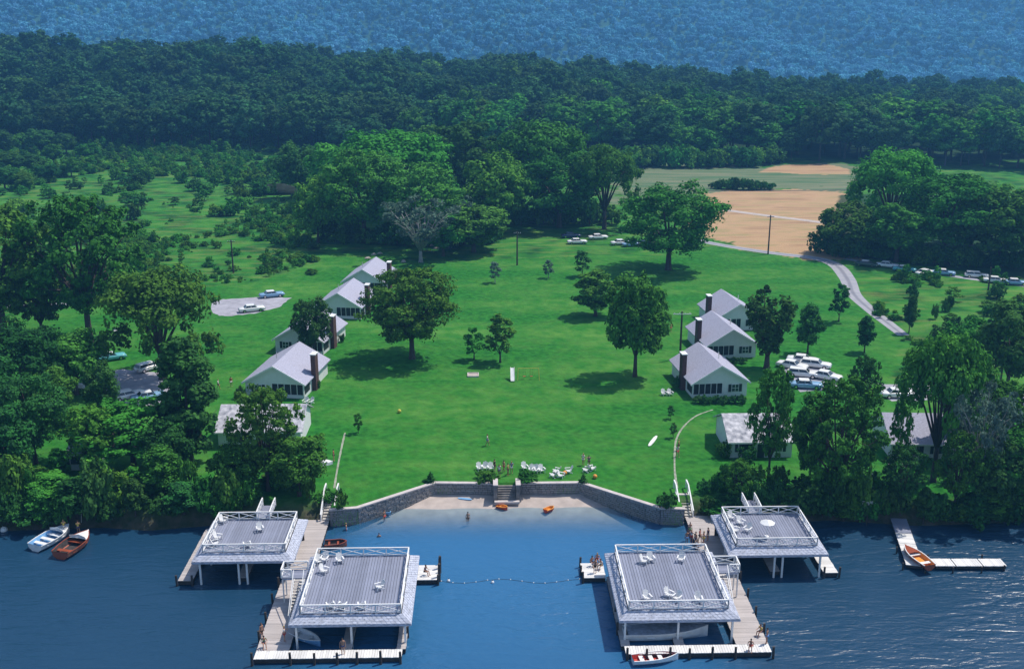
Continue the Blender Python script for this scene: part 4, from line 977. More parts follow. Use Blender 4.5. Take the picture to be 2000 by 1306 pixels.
# ------------------------------------------------------------------ forest
def forest_edge(x):   # nearest forest row
    return np.interp(x, [-420, -330, -200, -110, -60, 0, 60, 150, 230, 420], [480, 500, 500, 488, 470, 455, 452, 448, 400, 380])
FP = []
gxs = np.arange(-470, 470, 11.4)
for ix, x in enumerate(gxs):
    y = float(forest_edge(x))
    while y < 800:
        xx = x+RNG.uniform(-4.5, 4.5); yy = y+RNG.uniform(-4.5, 4.5)
        if abs(xx-CAMX) < yy*.53+25: FP.append((xx, yy))
        y += 12
FP.sort(key=lambda p: p[1]-float(forest_edge(p[0])))
n_ind = 290
for i, (x, y) in enumerate(FP[:n_ind]):
    s = RNG.uniform(.6, 1.2); lm = 'leaf_forest' if x < -40 or RNG.random() < .4 else ('leaf' if RNG.random() < .7 else 'leaf_light')
    tree('forest', x, y, 16*s*RNG.uniform(.8, 1.25), 20*s, lm, ('tall ' if s > 1 else 'low ' if s < .75 else 'middling ')+ADJ[lm]+' tree in the forest front '+('above the left meadow' if x < -150 else 'above the inner meadow' if x < -50 else 'behind the central clump' if x < 50 else 'behind the tan field' if x < 140 else 'behind the right clump')+(', first row' if y-float(forest_edge(x)) < 9 else ', second row' if y-float(forest_edge(x)) < 20 else ', deeper in'), 'tree', 'trees along the front of the forest', 'forest_tree')
def scatter(name, pts, scales, sources, label, z=None):
    me = bpy.data.meshes.new(name); me.from_pydata([tuple(p) for p in pts], [], [])
    at = me.attributes.new('s', 'FLOAT', 'POINT'); at.data.foreach_set('value', np.asarray(scales, np.float32))
    at = me.attributes.new('r', 'FLOAT_VECTOR', 'POINT'); rv = np.zeros((len(pts), 3), np.float32); rv[:, 2] = RNG.uniform(0, 6.28, len(pts)); at.data.foreach_set('vector', rv.ravel())
    o = bpy.data.objects.new(name, me); COL.objects.link(o)
    ng = bpy.data.node_groups.new(name, 'GeometryNodeTree'); ng.interface.new_socket('Geometry', in_out='INPUT', socket_type='NodeSocketGeometry'); ng.interface.new_socket('Geometry', in_out='OUTPUT', socket_type='NodeSocketGeometry')
    N = ng.nodes; L = ng.links; gi = N.new('NodeGroupInput'); go = N.new('NodeGroupOutput'); ip = N.new('GeometryNodeInstanceOnPoints'); gi2 = N.new('GeometryNodeGeometryToInstance')
    for s_ in reversed(sources):
        oi = N.new('GeometryNodeObjectInfo'); oi.transform_space = 'ORIGINAL'; oi.inputs[0].default_value = s_; L.new(oi.outputs['Geometry'], gi2.inputs[0])
    ip.inputs['Pick Instance'].default_value = True
    a = N.new('GeometryNodeInputNamedAttribute'); a.data_type = 'FLOAT'; a.inputs[0].default_value = 's'; b = N.new('GeometryNodeInputNamedAttribute'); b.data_type = 'FLOAT_VECTOR'; b.inputs[0].default_value = 'r'
    L.new(gi.outputs[0], ip.inputs['Points']); L.new(gi2.outputs[0], ip.inputs['Instance']); L.new(b.outputs[0], ip.inputs['Rotation']); L.new(a.outputs[0], ip.inputs['Scale']); L.new(ip.outputs[0], go.inputs[0])
    md = o.modifiers.new('scatter', 'NODES'); md.node_group = ng
    tag(o, label, 'forest', None, 'stuff'); return o
fsrc = []; seen = set()
for o in COL.objects:
    if o.name.startswith('crown') and o.parent and o.parent.name.startswith('forest_tree') and o.data.name not in seen:
        seen.add(o.data.name); fsrc.append(o)
fs = [o for o in fsrc if o.data.materials[0] == M['leaf_forest']]; fl = [o for o in fsrc if o.data.materials[0] != M['leaf_forest']]
rest = FP[n_ind:]
A = [(x, y, gz(x, y)-1) for x, y in rest]
mix_ = [RNG.random() < np.clip(.10+(x+60)/500*.9-(y-520)/500, .03, .6) for x, y in rest]
scatter('forest', [p for p, m_ in zip(A, mix_) if not m_], [RNG.uniform(.75, 1.55)*(1+.35*mnoise.noise((p[0]*.02, p[1]*.02, 0)))*(1-.28*float(sstep(-50, 300, p[0]))) for p, m_ in zip(A, mix_) if not m_], fs, 'dark wooded hill behind the meadow and field')
scatter('forest', [p for p, m_ in zip(A, mix_) if m_], [RNG.uniform(.7, 1.4)*(1+.35*mnoise.noise((p[0]*.02, p[1]*.02, 0)))*(1-.28*float(sstep(-50, 300, p[0]))) for p, m_ in zip(A, mix_) if m_], fl, 'lighter green trees mixed into the dark wooded hill')

bsrc = [o for o in COL.objects if o.name.startswith('foliage') and o.parent and o.parent.name.startswith('bush') and o.data.materials[0] in (M['leaf'], M['leaf_light'])]
bs = []; seen = set()
for o in bsrc:
    if o.data.name not in seen and len(bs) < 8: seen.add(o.data.name); bs.append(o)
BP = []; BS = []
while len(BP) < 4200:
    if RNG.random() < .80: px_, py_ = RNG.uniform(-20, 720), 255+RNG.random()**1.7*300
    else: px_, py_ = RNG.uniform(1700, 2020), RNG.uniform(545, 770)
    x, y, z = ghit(px_, py_)
    if in_poly(np.array([x]), np.array([y]), LAWN)[0] or (px_ > 1600 and py_ < 525): continue
    nv = mnoise.noise((x*.045, y*.03, 3.3))+.5*mnoise.noise((x*.15, y*.1, 1.3))
    if nv < (-.3 if py_ < 345 else .0)+.25*RNG.random(): continue
    BP.append((x, y, z-.1)); BS.append((.10+.35*RNG.random()**2)*(1+nv) if py_ > 380 else RNG.uniform(.25, .95))
scatter('meadow_brush', BP, BS, bs, 'low brush and weeds strewn over the rough meadows')['category'] = 'brush'
# ------------------------------------------------------------------ mountain
def mtn_z(x, y):
    t = np.clip((y-1650), 0, None); base = -36+t*.34+16*np.sin(x*.006+1)*np.minimum(1, t/150)+15*np.sin(x*.017+y*.011)*np.minimum(1, t/100)+6*np.sin(x*.047-y*.02)+.03*t*np.sin(x*.0045+2.2)
    return np.minimum(base, 330+20*np.sin(x*.004))
mx_ = np.linspace(-1700, 1700, 150); my_ = np.linspace(1500, 3400, 90); MX, MY = np.meshgrid(mx_, my_)
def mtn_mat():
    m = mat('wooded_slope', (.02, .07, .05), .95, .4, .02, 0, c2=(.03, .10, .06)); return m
M['mtn'] = mtn_mat()
tag(link(grid_mesh('mountain', MX, MY, mtn_z(MX, MY), {}), 'mountain', M['mtn']), kind='structure')
hc, ht, hw_, hh_ = variant('hill', 0, 'leaf_hill_haze'); variant('hill', 1, 'leaf_hill_haze'); variant('hill', 2, 'leaf_hill_haze')
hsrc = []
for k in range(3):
    c, t, wd, h = variant('hill', k, 'leaf_hill_haze'); x, y = (-60+k*50, 1700+k*9); o = empty('hillside_tree', (x, y, float(mtn_z(x, y))), 0, 'single tree at the foot of the blue mountain', 'tree', 'trees at the foot of the mountain'); hsrc.append(link(c, 'crown', None, o)); link(t, 'trunk', None, o)
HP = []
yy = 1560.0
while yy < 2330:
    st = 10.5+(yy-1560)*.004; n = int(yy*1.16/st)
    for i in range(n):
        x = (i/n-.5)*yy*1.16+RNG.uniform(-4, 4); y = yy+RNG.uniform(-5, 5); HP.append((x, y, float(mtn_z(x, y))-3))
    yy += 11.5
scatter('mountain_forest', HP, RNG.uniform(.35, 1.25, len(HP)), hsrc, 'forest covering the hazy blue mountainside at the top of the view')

# ------------------------------------------------------------------ haze
hz = MB(); hz.box(0, 1450, 158, 4400, 4700, 400)
m, n, l, b = newmat('summer_haze'); n.remove(b); pv = n.new('ShaderNodeVolumePrincipled'); pv.inputs['Color'].default_value = (.16, .50, 1, 1); pv.inputs['Density'].default_value = 3.1e-4; pv.inputs['Anisotropy'].default_value = .2
l.new(pv.outputs[0], n['Material Output'].inputs['Volume'])
ho = hz.build('haze', m); tag(ho, kind='stuff'); ho['label'] = 'thin blue summer haze over the valley'; ho['category'] = 'haze'

# ------------------------------------------------------------------ people
def skin_mesh(name, verts, edges, radii, sub=2):
    me = bpy.data.meshes.new(name); me.from_pydata(verts, edges, []); o = bpy.data.objects.new(name, me); COL.objects.link(o)
    sk = o.modifiers.new('skin', 'SKIN'); sk.use_smooth_shade = True; sb = o.modifiers.new('sub', 'SUBSURF'); sb.levels = sub; sb.render_levels = sub
    for i, r in enumerate(radii): me.skin_vertices[0].data[i].radius = (r, r) if not hasattr(r, '__len__') else r
    me.skin_vertices[0].data[0].use_root = True
    dg = bpy.context.evaluated_depsgraph_get(); out = bpy.data.meshes.new_from_object(o.evaluated_get(dg)); out.name = name
    bpy.data.objects.remove(o); bpy.data.meshes.remove(me); return out
def figure(pose):
    """joints in metres, facing -Y; returns body, top, shorts, hair meshes and the height of the root"""
    V = []; E_ = []; Rr = []
    def add(p, r, par=None):
        V.append(tuple(p)); Rr.append(r)
        if par is not None: E_.append((par, len(V)-1))
        return len(V)-1
    sit = pose in ('sit', 'lounge'); pz = .50 if sit else .95
    lean = -.10 if pose == 'sit' else (.28 if pose == 'lounge' else 0)
    pel = add((0, 0, pz), (.145, .105)); sp = add((0, lean*.4, pz+.22), (.125, .09), pel); ch = add((0, lean*.9, pz+.42), (.165, .105), sp); nk = add((0, lean*1.15, pz+.56), .055, ch)
    hd = add((0, lean*1.15-.015, pz+.68), (.08, .095), nk); tp = add((0, lean*1.15-.01, pz+.78), (.065, .075), hd); add((0, lean*1.15-.115, pz+.675), .014, hd)
    for s in (-1, 1):
        sh = add((s*.19, lean*.98, pz+.47), .055, ch)
        if pose == 'stand2': el = (s*.26, lean-.06, pz+.22); wr = (s*.16, lean-.27, pz+.34)
        elif pose == 'walk': el = (s*.24, s*.10, pz+.20); wr = (s*.24, s*.16-.12, pz-.02)
        elif sit: el = (s*.29, lean*.7-.02, pz+.22); wr = (s*.27, -.28, pz+.18)
        else: el = (s*.25, .03, pz+.19); wr = (s*.27, -.04, pz-.07)
        e = add(el, .042, sh); w_ = add(wr, .028, e); d = (Vector(wr)-Vector(el)).normalized(); side = Vector((1, 0, 0))-d*d.x; side.normalize()
        pm = add(Vector(wr)+d*.07, (.035, .018), w_)
        for k, (o_, L) in enumerate(((-.03, .065), (-.01, .08), (.01, .075), (.03, .06))):
            b1 = add(Vector(wr)+d*.10+side*o_, .009, pm); add(Vector(wr)+d*(.10+L)+side*o_*1.1+Vector((0, -.012, 0)), .008, b1)
        t1 = add(Vector(wr)+d*.05-side*s*.045, .010, w_); add(Vector(wr)+d*.095-side*s*.06, .008, t1)
        if sit: kn = (s*.13, -.44, pz+.02); an = (s*.14, -.50 if pose == 'sit' else -.85, .08 if pose == 'sit' else .33)
        elif pose == 'walk': kn = (s*.10, -.10*s-.05, pz-.44); an = (s*.10, -.24*s+.05, .09)
        else: kn = (s*.11, -.02, pz-.43); an = (s*.12, .02, .09)
        hp = add((s*.095, 0 if not sit else -.05, pz-.06 if not sit else pz), .092, pel); k_ = add(kn, .06, hp); a_ = add(an, .04, k_); add((an[0], an[1]-.17, an[2]-.045), .033, a_)
    body = skin_mesh('person', V, E_, Rr, 1)
    def sub_skin(name, idx_pts, edges, rad): return skin_mesh(name, idx_pts, edges, rad, 1)
    # shorts: pelvis and upper thighs
    hips = [V[0]]+[]
    kidx = [i for i, r in enumerate(Rr) if r == .092]
    P = [Vector(V[0])+Vector((0, 0, .03))]; Ed = []; Rd = [(.155, .118)]
    for h in kidx:
        kn = Vector(V[h+1]); hp = Vector(V[h]); P.append(hp); Ed.append((0, len(P)-1)); Rd.append(.104); P.append(hp.lerp(kn, .42)); Ed.append((len(P)-2, len(P)-1)); Rd.append(.092)
    shorts = sub_skin('shorts', [tuple(p) for p in P], Ed, Rd)
    P = [Vector(V[1]), Vector(V[2]), Vector(V[1]).lerp(Vector(V[0]), .75)]; Ed = [(0, 1), (0, 2)]; Rd = [(.138, .103), (.178, .12), (.152, .115)]
    for h in [i for i, r in enumerate(Rr) if r == .055 and i > 4]:
        sh = Vector(V[h]); el = Vector(V[h+1]); P.append(sh); Ed.append((1, len(P)-1)); Rd.append(.068); P.append(sh.lerp(el, .45)); Ed.append((len(P)-2, len(P)-1)); Rd.append(.058)
    shirt = sub_skin('shirt', [tuple(p) for p in P], Ed, Rd)
    hm = MB(); hc_ = Vector(V[4]); hm.ell((hc_.x, hc_.y+.018, hc_.z+.035), .09, .105, .105, 10, 8, -.15); hair = hm.mesh('hair', True)
    return body, shorts, shirt, hair
FIG = {p: figure(p) for p in ('stand', 'stand2', 'walk', 'sit', 'lounge')}
CL = {k: mat('cloth_'+k, c, .8, .1, 5) for k, c in {'white': (.75, .74, .72), 'navy': (.03, .04, .12), 'red': (.5, .05, .05), 'blue': (.10, .22, .5), 'yellow': (.6, .5, .1), 'green': (.08, .22, .10), 'black': (.02, .02, .02)}.items()}
HA = {k: mat('hair_'+k, c, .7, .2, 8) for k, c in {'dark': (.03, .02, .015), 'fair': (.35, .24, .10), 'brown': (.10, .05, .03)}.items()}
def person(pose, x, y, z, rz, shorts, shirt, hair, label, group=None):
    b, sh, st, ha = FIG[pose]
    if not b.materials: b.materials.append(M['skin'])
    o = bpy.data.objects.new('person', b); COL.objects.link(o); o.location = (x, y, z); o.rotation_euler = (0, 0, rz); tag(o, label, 'person', group)
    def cl(me, nm, m):
        me2 = me if not me.materials else me.copy(); me2.materials.clear(); me2.materials.append(m); link(me2, nm, None, o)
    cl(sh, 'shorts', CL[shorts])
    if shirt: cl(st, 'shirt', CL[shirt])
    cl(ha, 'hair', HA[hair]); return o
def PP(pose, px_, py_, rz, shorts, shirt, hair, label, z=None, group=None):
    if z is None: x, y, z = ghit(px_, py_)
    else: x, y = hit(px_, py_, z)
    return person(pose, x, y, z if pose != 'wade' else z-.6, R(rz), shorts, shirt, hair, label, group)
DZ = .61
for a in [
 ('stand', 1341, 1062, 200, 'blue', None, 'dark', 'bather in blue trunks at the water side of the right dock group'),
 ('stand2', 1350, 1060, 160, 'red', 'white', 'fair', 'person in white shirt and red shorts in the right dock group'),
 ('stand', 1358, 1064, 120, 'navy', None, 'brown', 'bare chested person in dark trunks in the right dock group'),
 ('walk', 1366, 1058, 60, 'black', 'red', 'dark', 'person in red shirt walking in the right dock group'),
 ('stand2', 1374, 1063, 270, 'yellow', None, 'fair', 'person in yellow trunks at the landward side of the right dock group'),
 ('stand', 1382, 1056, 230, 'white', 'navy', 'dark', 'person in navy shirt and white shorts nearest the rear boathouse'),
 ('stand', 1347, 1045, 20, 'green', None, 'brown', 'person in green trunks behind the right dock group'),
 ('walk', 1362, 1080, 30, 'black', 'white', 'dark', 'person in white shirt walking down the right dock from the group'),
 ('sit', 1155, 1104, 30, 'navy', None, 'dark', 'bather in navy trunks sitting on the left of the right bathing platform'),
 ('sit', 1166, 1098, 0, 'red', None, 'fair', 'bather in red trunks sitting at the back of the right bathing platform'),
 ('sit', 1174, 1110, 320, 'green', 'white', 'brown', 'bather in white shirt sitting on the right of the right bathing platform'),
 ('stand', 1162, 1118, 340, 'black', None, 'dark', 'bather in black trunks standing at the front of the right bathing platform'),
 ('sit', 1486, 1240, 300, 'navy', 'yellow', 'brown', 'person in yellow shirt sitting at the edge of the right dock'),
 ('stand', 1497, 1256, 240, 'blue', None, 'dark', 'bather in blue trunks standing at the outer corner of the right dock'),
 ('sit', 1466, 1268, 340, 'red', None, 'dark', 'bather in red trunks sitting on the front strip of the right dock'),
 ('sit', 516, 1262, 20, 'navy', 'green', 'dark', 'person in green shirt sitting near the corner of the left dock'),
 ('stand', 512, 1246, 60, 'black', None, 'brown', 'bather in black trunks standing on the outer edge of the left dock'),
 ('stand2', 556, 1252, 100, 'red', 'white', 'fair', 'person in white shirt beside the left boathouse post'),
 ('stand', 670, 1276, 10, 'navy', None, 'dark', 'bather in navy trunks on the middle of the left front dock strip'),
 ('sit', 830, 1122, 60, 'black', 'navy', 'dark', 'person in dark shirt sitting on the small platform right of the left boathouse')]:
    PP(*a[:8], z=DZ)
for a in [
 ('walk', 952, 870, 80, 'blue', 'white', 'brown', 'person in white shirt and blue shorts walking across the middle of the lawn'),
 ('walk', 1323, 892, 20, 'red', 'white', 'dark', 'person in white shirt and red shorts on the thin garden path'),
 ('stand', 1325, 880, 60, 'black', 'yellow', 'fair', 'person in yellow shirt on the thin garden path'),
 ('stand', 652, 900, 90, 'black', 'red', 'dark', 'person in red shirt beside the white overturned dinghy'),
 ('stand2', 1150, 912, 200, 'black', 'navy', 'dark', 'person in navy shirt standing by the white chairs right of the steps'),
 ('stand', 1139, 908, 140, 'white', 'white', 'fair', 'person all in white standing behind the chairs right of the steps'),
 ('stand', 975, 930, 20, 'navy', 'white', 'brown', 'person in white shirt at the left of the crowd on top of the stone steps'),
 ('walk', 984, 922, 300, 'red', None, 'dark', 'person in red shorts in the crowd on top of the stone steps'),
 ('stand', 992, 928, 60, 'black', 'yellow', 'dark', 'person in yellow shirt in the crowd on top of the stone steps'),
 ('stand2', 999, 924, 10, 'white', 'blue', 'fair', 'person in blue shirt at the right of the crowd on top of the stone steps'),
 ('stand', 966, 920, 120, 'black', 'black', 'dark', 'person in black behind the clipped shrub left of the stone steps'),
 ('stand', 452, 755, 30, 'white', 'red', 'dark', 'person in red shirt left of the nearest left cottage'),
 ('walk', 427, 760, 80, 'navy', 'white', 'fair', 'person in white shirt walking up the grass left of the nearest left cottage'),
 ('stand', 743, 545, 200, 'blue', 'blue', 'dark', 'person in blue clothes beside the farthest left cottage'),
 ('stand', 1310, 648, 20, 'red', 'yellow', 'fair', 'person in yellow shirt on the grass left of the middle right cottage')]:
    PP(*a[:8])
for px_, py_, zz, rz, sh, ha, lab in [(914, 1024, -.55, 20, 'black', 'dark', 'bather in black trunks wading in the middle of the cove'), (751, 1020, -.6, 60, 'red', 'brown', 'bather in red trunks wading near the left wall'),
  (677, 1046, -.8, 100, 'blue', 'fair', 'bather in blue trunks in the water beside the left dock'), (741, 1066, -1.25, 0, 'navy', 'dark', 'swimmer with only head and shoulders out of the water behind the left boathouse')]:
    PP('stand', px_, py_, rz, sh, None, ha, lab, z=zz)

# ------------------------------------------------------------------ garden chairs
def make_chair():
    r = empty('garden_chair', (0, 0, 0), 0, 'white slatted garden chair', 'chair', 'white wooden garden chairs')
    mb = MB()
    for i in range(5): mb.box(0, -.28+i*.115, .36-i*.022, .56, .09, .025, rx=-.19)
    mb.build('seat', M['white'], r)
    mb = MB()
    for i in range(5):
        h = .82-abs(i-2)*.06; a = (i-2)*.03; mb.bar((-.24+i*.12, .24, .24), (-.26+i*.13, .24+h*.42, .24+h*.9), .105, .025)
    mb.bar((-.3, .42, .62), (.3, .42, .62), .03, .07); mb.build('backrest', M['white'], r)
    for s in (-1, 1):
        mb = MB(); mb.box(s*.36, -.02, .56, .14, .72, .028); mb.build('armrest', M['white'], r)
        mb = MB(); mb.bar((s*.31, -.32, 0), (s*.31, -.32, .55), .05, .09); mb.build('leg', M['white'], r)
        mb = MB(); mb.bar((s*.30, -.34, .36), (s*.30, .48, .04), .04, .10); mb.build('leg', M['white'], r)
    return r
CH = Proto(make_chair())
def chair(px_, py_, z, rz, lab, sc_=1.0):
    if z is None: x, y, z = ghit(px_, py_)
    else: x, y = hit(px_, py_, z)
    CH.put((x, y, z), R(rz), lab, None, (sc_,)*3)
ZD = 3.64
for px_, py_, rz, lab in [
 (623, 1100, 30, 'white garden chair in the far left corner of the front left deck'), (634, 1096, 350, 'white garden chair next to the far left corner one on the front left deck'), (664, 1098, 20, 'white garden chair at the far rail of the front left deck'), (634, 1118, 60, 'white garden chair near the left rail of the front left deck'),
 (741, 1150, 300, 'white garden chair alone on the right half of the front left deck'), (646, 1187, 200, 'leftmost white garden chair along the near rail of the front left deck'), (669, 1187, 170, 'middle white garden chair along the near rail of the front left deck'), (707, 1187, 190, 'rightmost white garden chair along the near rail of the front left deck'),
 (1271, 1096, 10, 'white garden chair at the far rail of the front right deck'), (1259, 1099, 60, 'white garden chair left of the one at the far rail of the front right deck'), (1330, 1096, 340, 'white garden chair at the far right corner of the front right deck'), (1264, 1172, 20, 'leftmost white garden chair in the near row of the front right deck'),
 (1307, 1165, 40, 'left chair of the close pair in the near row of the front right deck'), (1322, 1172, 320, 'right chair of the close pair in the near row of the front right deck'), (1364, 1175, 0, 'rightmost white garden chair in the near row of the front right deck'),
 (437, 1020, 60, 'white garden chair in the far left corner of the rear left deck'), (508, 1037, 20, 'white garden chair in the middle of the rear left deck'), (426, 1053, 70, 'white garden chair near the left rail of the rear left deck'), (421, 1065, 110, 'white garden chair in the near left corner of the rear left deck'), (483, 1068, 200, 'white garden chair at the near rail of the rear left deck'),
 (1447, 1024, 30, 'white garden chair by the gangway of the rear right deck'), (1437, 1039, 60, 'white garden chair at the left rail of the rear right deck'), (1460, 1038, 320, 'white garden chair between left rail and parasol on the rear right deck'), (1429, 1014, 20, 'white garden chair in the far left corner of the rear right deck')]:
    chair(px_, py_, ZD, rz, lab)
for px_, py_, rz, lab in [
 (937, 918, 20, 'leftmost white garden chair in the group left of the stone steps'), (947, 917, 350, 'middle white garden chair in the group left of the stone steps'), (959, 918, 10, 'rightmost white garden chair in the group left of the stone steps'),
 (1025, 917, 20, 'white garden chair nearest the steps in the row to their right'), (1039, 922, 0, 'white garden chair second from the steps in the row to their right'), (1046, 922, 340, 'white garden chair third from the steps in the row to their right'), (1058, 922, 20, 'white garden chair fourth from the steps in the row to their right'),
 (1081, 931, 230, 'white garden chair set low near the wall right of the steps'), (1087, 923, 240, 'white garden chair just above the low one right of the steps'), (1110, 923, 280, 'white garden chair between the low pair and the standing people'), (1145, 921, 240, 'white garden chair left of the person in navy'), (1156, 918, 120, 'white garden chair right of the person in navy'), (1096, 932, 60, 'white garden chair beside the evergreen at the right wall bend'),
 (1297, 772, 20, 'left one of two white garden chairs by the nearest right cottage'), (1309, 772, 20, 'right one of two white garden chairs by the nearest right cottage'),
 (597, 788, 340, 'left one of two white garden chairs by the nearest left cottage'), (607, 788, 330, 'right one of two white garden chairs by the nearest left cottage'),
 (1741, 916, 20, 'left one of two white garden chairs before the far right cottage'), (1765, 915, 330, 'right one of two white garden chairs before the far right cottage')]:
    chair(px_, py_, None, rz, lab, 1.05)
# parasol on the rear right deck, table under it
x, y = hit(1497, 1048, ZD); pr = empty('parasol', (x, y, ZD), 0, 'round white parasol open on the rear right boathouse deck', 'parasol')
mb = MB(); mb.tube([(0, 0, 0), (0, 0, 2.1)], .03, 8); mb.build('pole', M['trim'], pr)
mb = MB(); n = 8
for k in range(n):
    a, b = 2*math.pi*k/n, 2*math.pi*(k+1)/n; mb.slab([(0, 0, 2.15), (.85*math.cos(a), .85*math.sin(a), 1.78), (.85*math.cos(b), .85*math.sin(b), 1.78)], (0, 0, -.02))
mb.build('canopy', M['white'], pr); mb = MB(); mb.tube([(0, 0, .03), (0, 0, .12)], .28, 12); mb.build('base', M['white'], pr)
x, y, z = ghit(233, 662); pr = empty('parasol', (x, y, z), 0, 'white parasol over a table on the grass by the big left trunk', 'parasol')
mb = MB(); mb.tube([(0, 0, 0), (0, 0, 2.2)], .03, 8); mb.build('pole', M['trim'], pr); mb = MB()
for k in range(8):
    a, b = 2*math.pi*k/8, 2*math.pi*(k+1)/8; mb.slab([(0, 0, 2.3), (1.0*math.cos(a), 1.0*math.sin(a), 1.8), (1.0*math.cos(b), 1.0*math.sin(b), 1.8)], (0, 0, -.02))
mb.build('canopy', M['white'], pr)

# ------------------------------------------------------------------ cars
def loft(secs):
    """secs: list of rings (same count)"""
    mb = MB(); n = len(secs[0])
    for s in secs: mb.v += [tuple(p) for p in s]
    for i in range(len(secs)-1):
        for k in range(n): a = i*n+k; b = i*n+(k+1) % n; mb.f.append((a, b, b+n, a+n))
    mb.f.append(tuple(range(n))[::-1]); e = (len(secs)-1)*n; mb.f.append(tuple(range(e, e+n))); return mb
def ring(x, w_, z0, z1, r=.1): return [(x, -w_+r*.6, z0), (x, -w_, z0+r), (x, -w_, z1-r*1.2), (x, -w_+r*1.1, z1), (x, w_-r*1.1, z1), (x, w_, z1-r*1.2), (x, w_, z0+r), (x, w_-r*.6, z0)]
def make_car(paint, roofp, wagon=False):
    r = empty('parked_car', (0, 0, 0), 0, 'parked car', 'car')
    S = [(-2.62, .80, .42, .80), (-2.5, .88, .34, .90), (-1.9, .94, .30, .93), (-1.3, .95, .28, .95), (0, .96, .27, .97), (1.1, .95, .28, .96), (2.0, .93, .30, .93), (2.45, .88, .34, .89), (2.58, .80, .42, .80)]
    loft([ring(*s) for s in S]).build('body', paint, r, True)
    xb = -2.35 if wagon else -1.55
    def cab(x, w_, z0, z1, wt): return [(x[0], -w_, z0), (x[1], -wt, z1), (x[1], wt, z1), (x[0], w_, z0)]
    g = MB(); zb, zt = .94, 1.40; b0, b1, t0, t1 = xb, 1.05, xb+(.25 if wagon else .5), .45
    P = [(b0, -.84, zb), (b1, -.84, zb), (b1, .84, zb), (b0, .84, zb)]; Q = [(t0, -.68, zt), (t1, -.68, zt), (t1, .68, zt), (t0, .68, zt)]
    g.v += P+Q; g.f += [(0, 1, 5, 4), (1, 2, 6, 5), (2, 3, 7, 6), (3, 0, 4, 7), (3, 2, 1, 0), (4, 5, 6, 7)]; g.build('windows', M['glass'], r)
    rf = loft([[(x, -w_, 1.385), (x, -w_*.92, 1.46), (x, w_*.92, 1.46), (x, w_, 1.385)] for x, w_ in ((t0-.06, .62), (t0+.12, .71), (t1-.12, .71), (t1+.05, .62))]).build('roof', roofp, r)
    for (pb, pt) in ((P[0], Q[0]), (P[1], Q[1]), (P[2], Q[2]), (P[3], Q[3])):
        mb = MB(); mb.bar(Vector(pb)*1.0+Vector((0, 0, -.03)), Vector(pt)+Vector((0, 0, .01)), .07, .07); mb.build('pillar', paint, r)
    for s in (-1, 1):
        mb = MB(); c = (b0+b1)/2+.05; mb.bar((c, s*.85, zb-.02), ((t0+t1)/2+.05, s*.69, zt), .06, .06); mb.build('pillar', paint, r)
    wm = MB(); wm.tube([(0, -.11, 0), (0, .11, 0)], .35, 14); wme = wm.mesh('wheel'); hb = MB(); hb.tube([(0, -.125, 0), (0, .125, 0)], .19, 12); hme = hb.mesh('hubcap')
    for x in (-1.6, 1.62):
        for s in (-1, 1): wo = link(wme, 'wheel', M['rubber'], r, (x, s*.84, .35)); link(hme, 'hubcap', M['chrome'], wo)
    for s in (-1, 1):
        mb = MB(); mb.box(s*2.66, 0, .50, .10, 1.78, .15); mb.build('bumper', M['chrome'], r)
        for q in (-1, 1):
            mb = MB(); mb.tube([(2.56, q*.66, .69), (2.635, q*.66, .69)], .10, 10); mb.build('headlight', M['trim'], r) if s > 0 else MB().box(-2.63, q*.68, .7, .05, .22, .12).build('tail_light', M['red'], r)
    return r
def paint(name, c): return mat(name, c, .25, .04, 1, spec=.6)
PW, PB, PD, PT, PG = paint('white_car_paint', (.78, .77, .75)), paint('pale_blue_car_paint', (.22, .38, .55)), paint('dark_blue_car_paint', (.03, .05, .12)), paint('turquoise_car_paint', (.12, .42, .45)), paint('dark_green_car_paint', (.03, .07, .05))
CARP = {'white': Proto(make_car(PW, PW)), 'wagon': Proto(make_car(PW, PW, True)), 'blue': Proto(make_car(PB, PW)), 'dark': Proto(make_car(PD, PD)), 'turq': Proto(make_car(PT, PW)), 'green': Proto(make_car(PG, PW))}
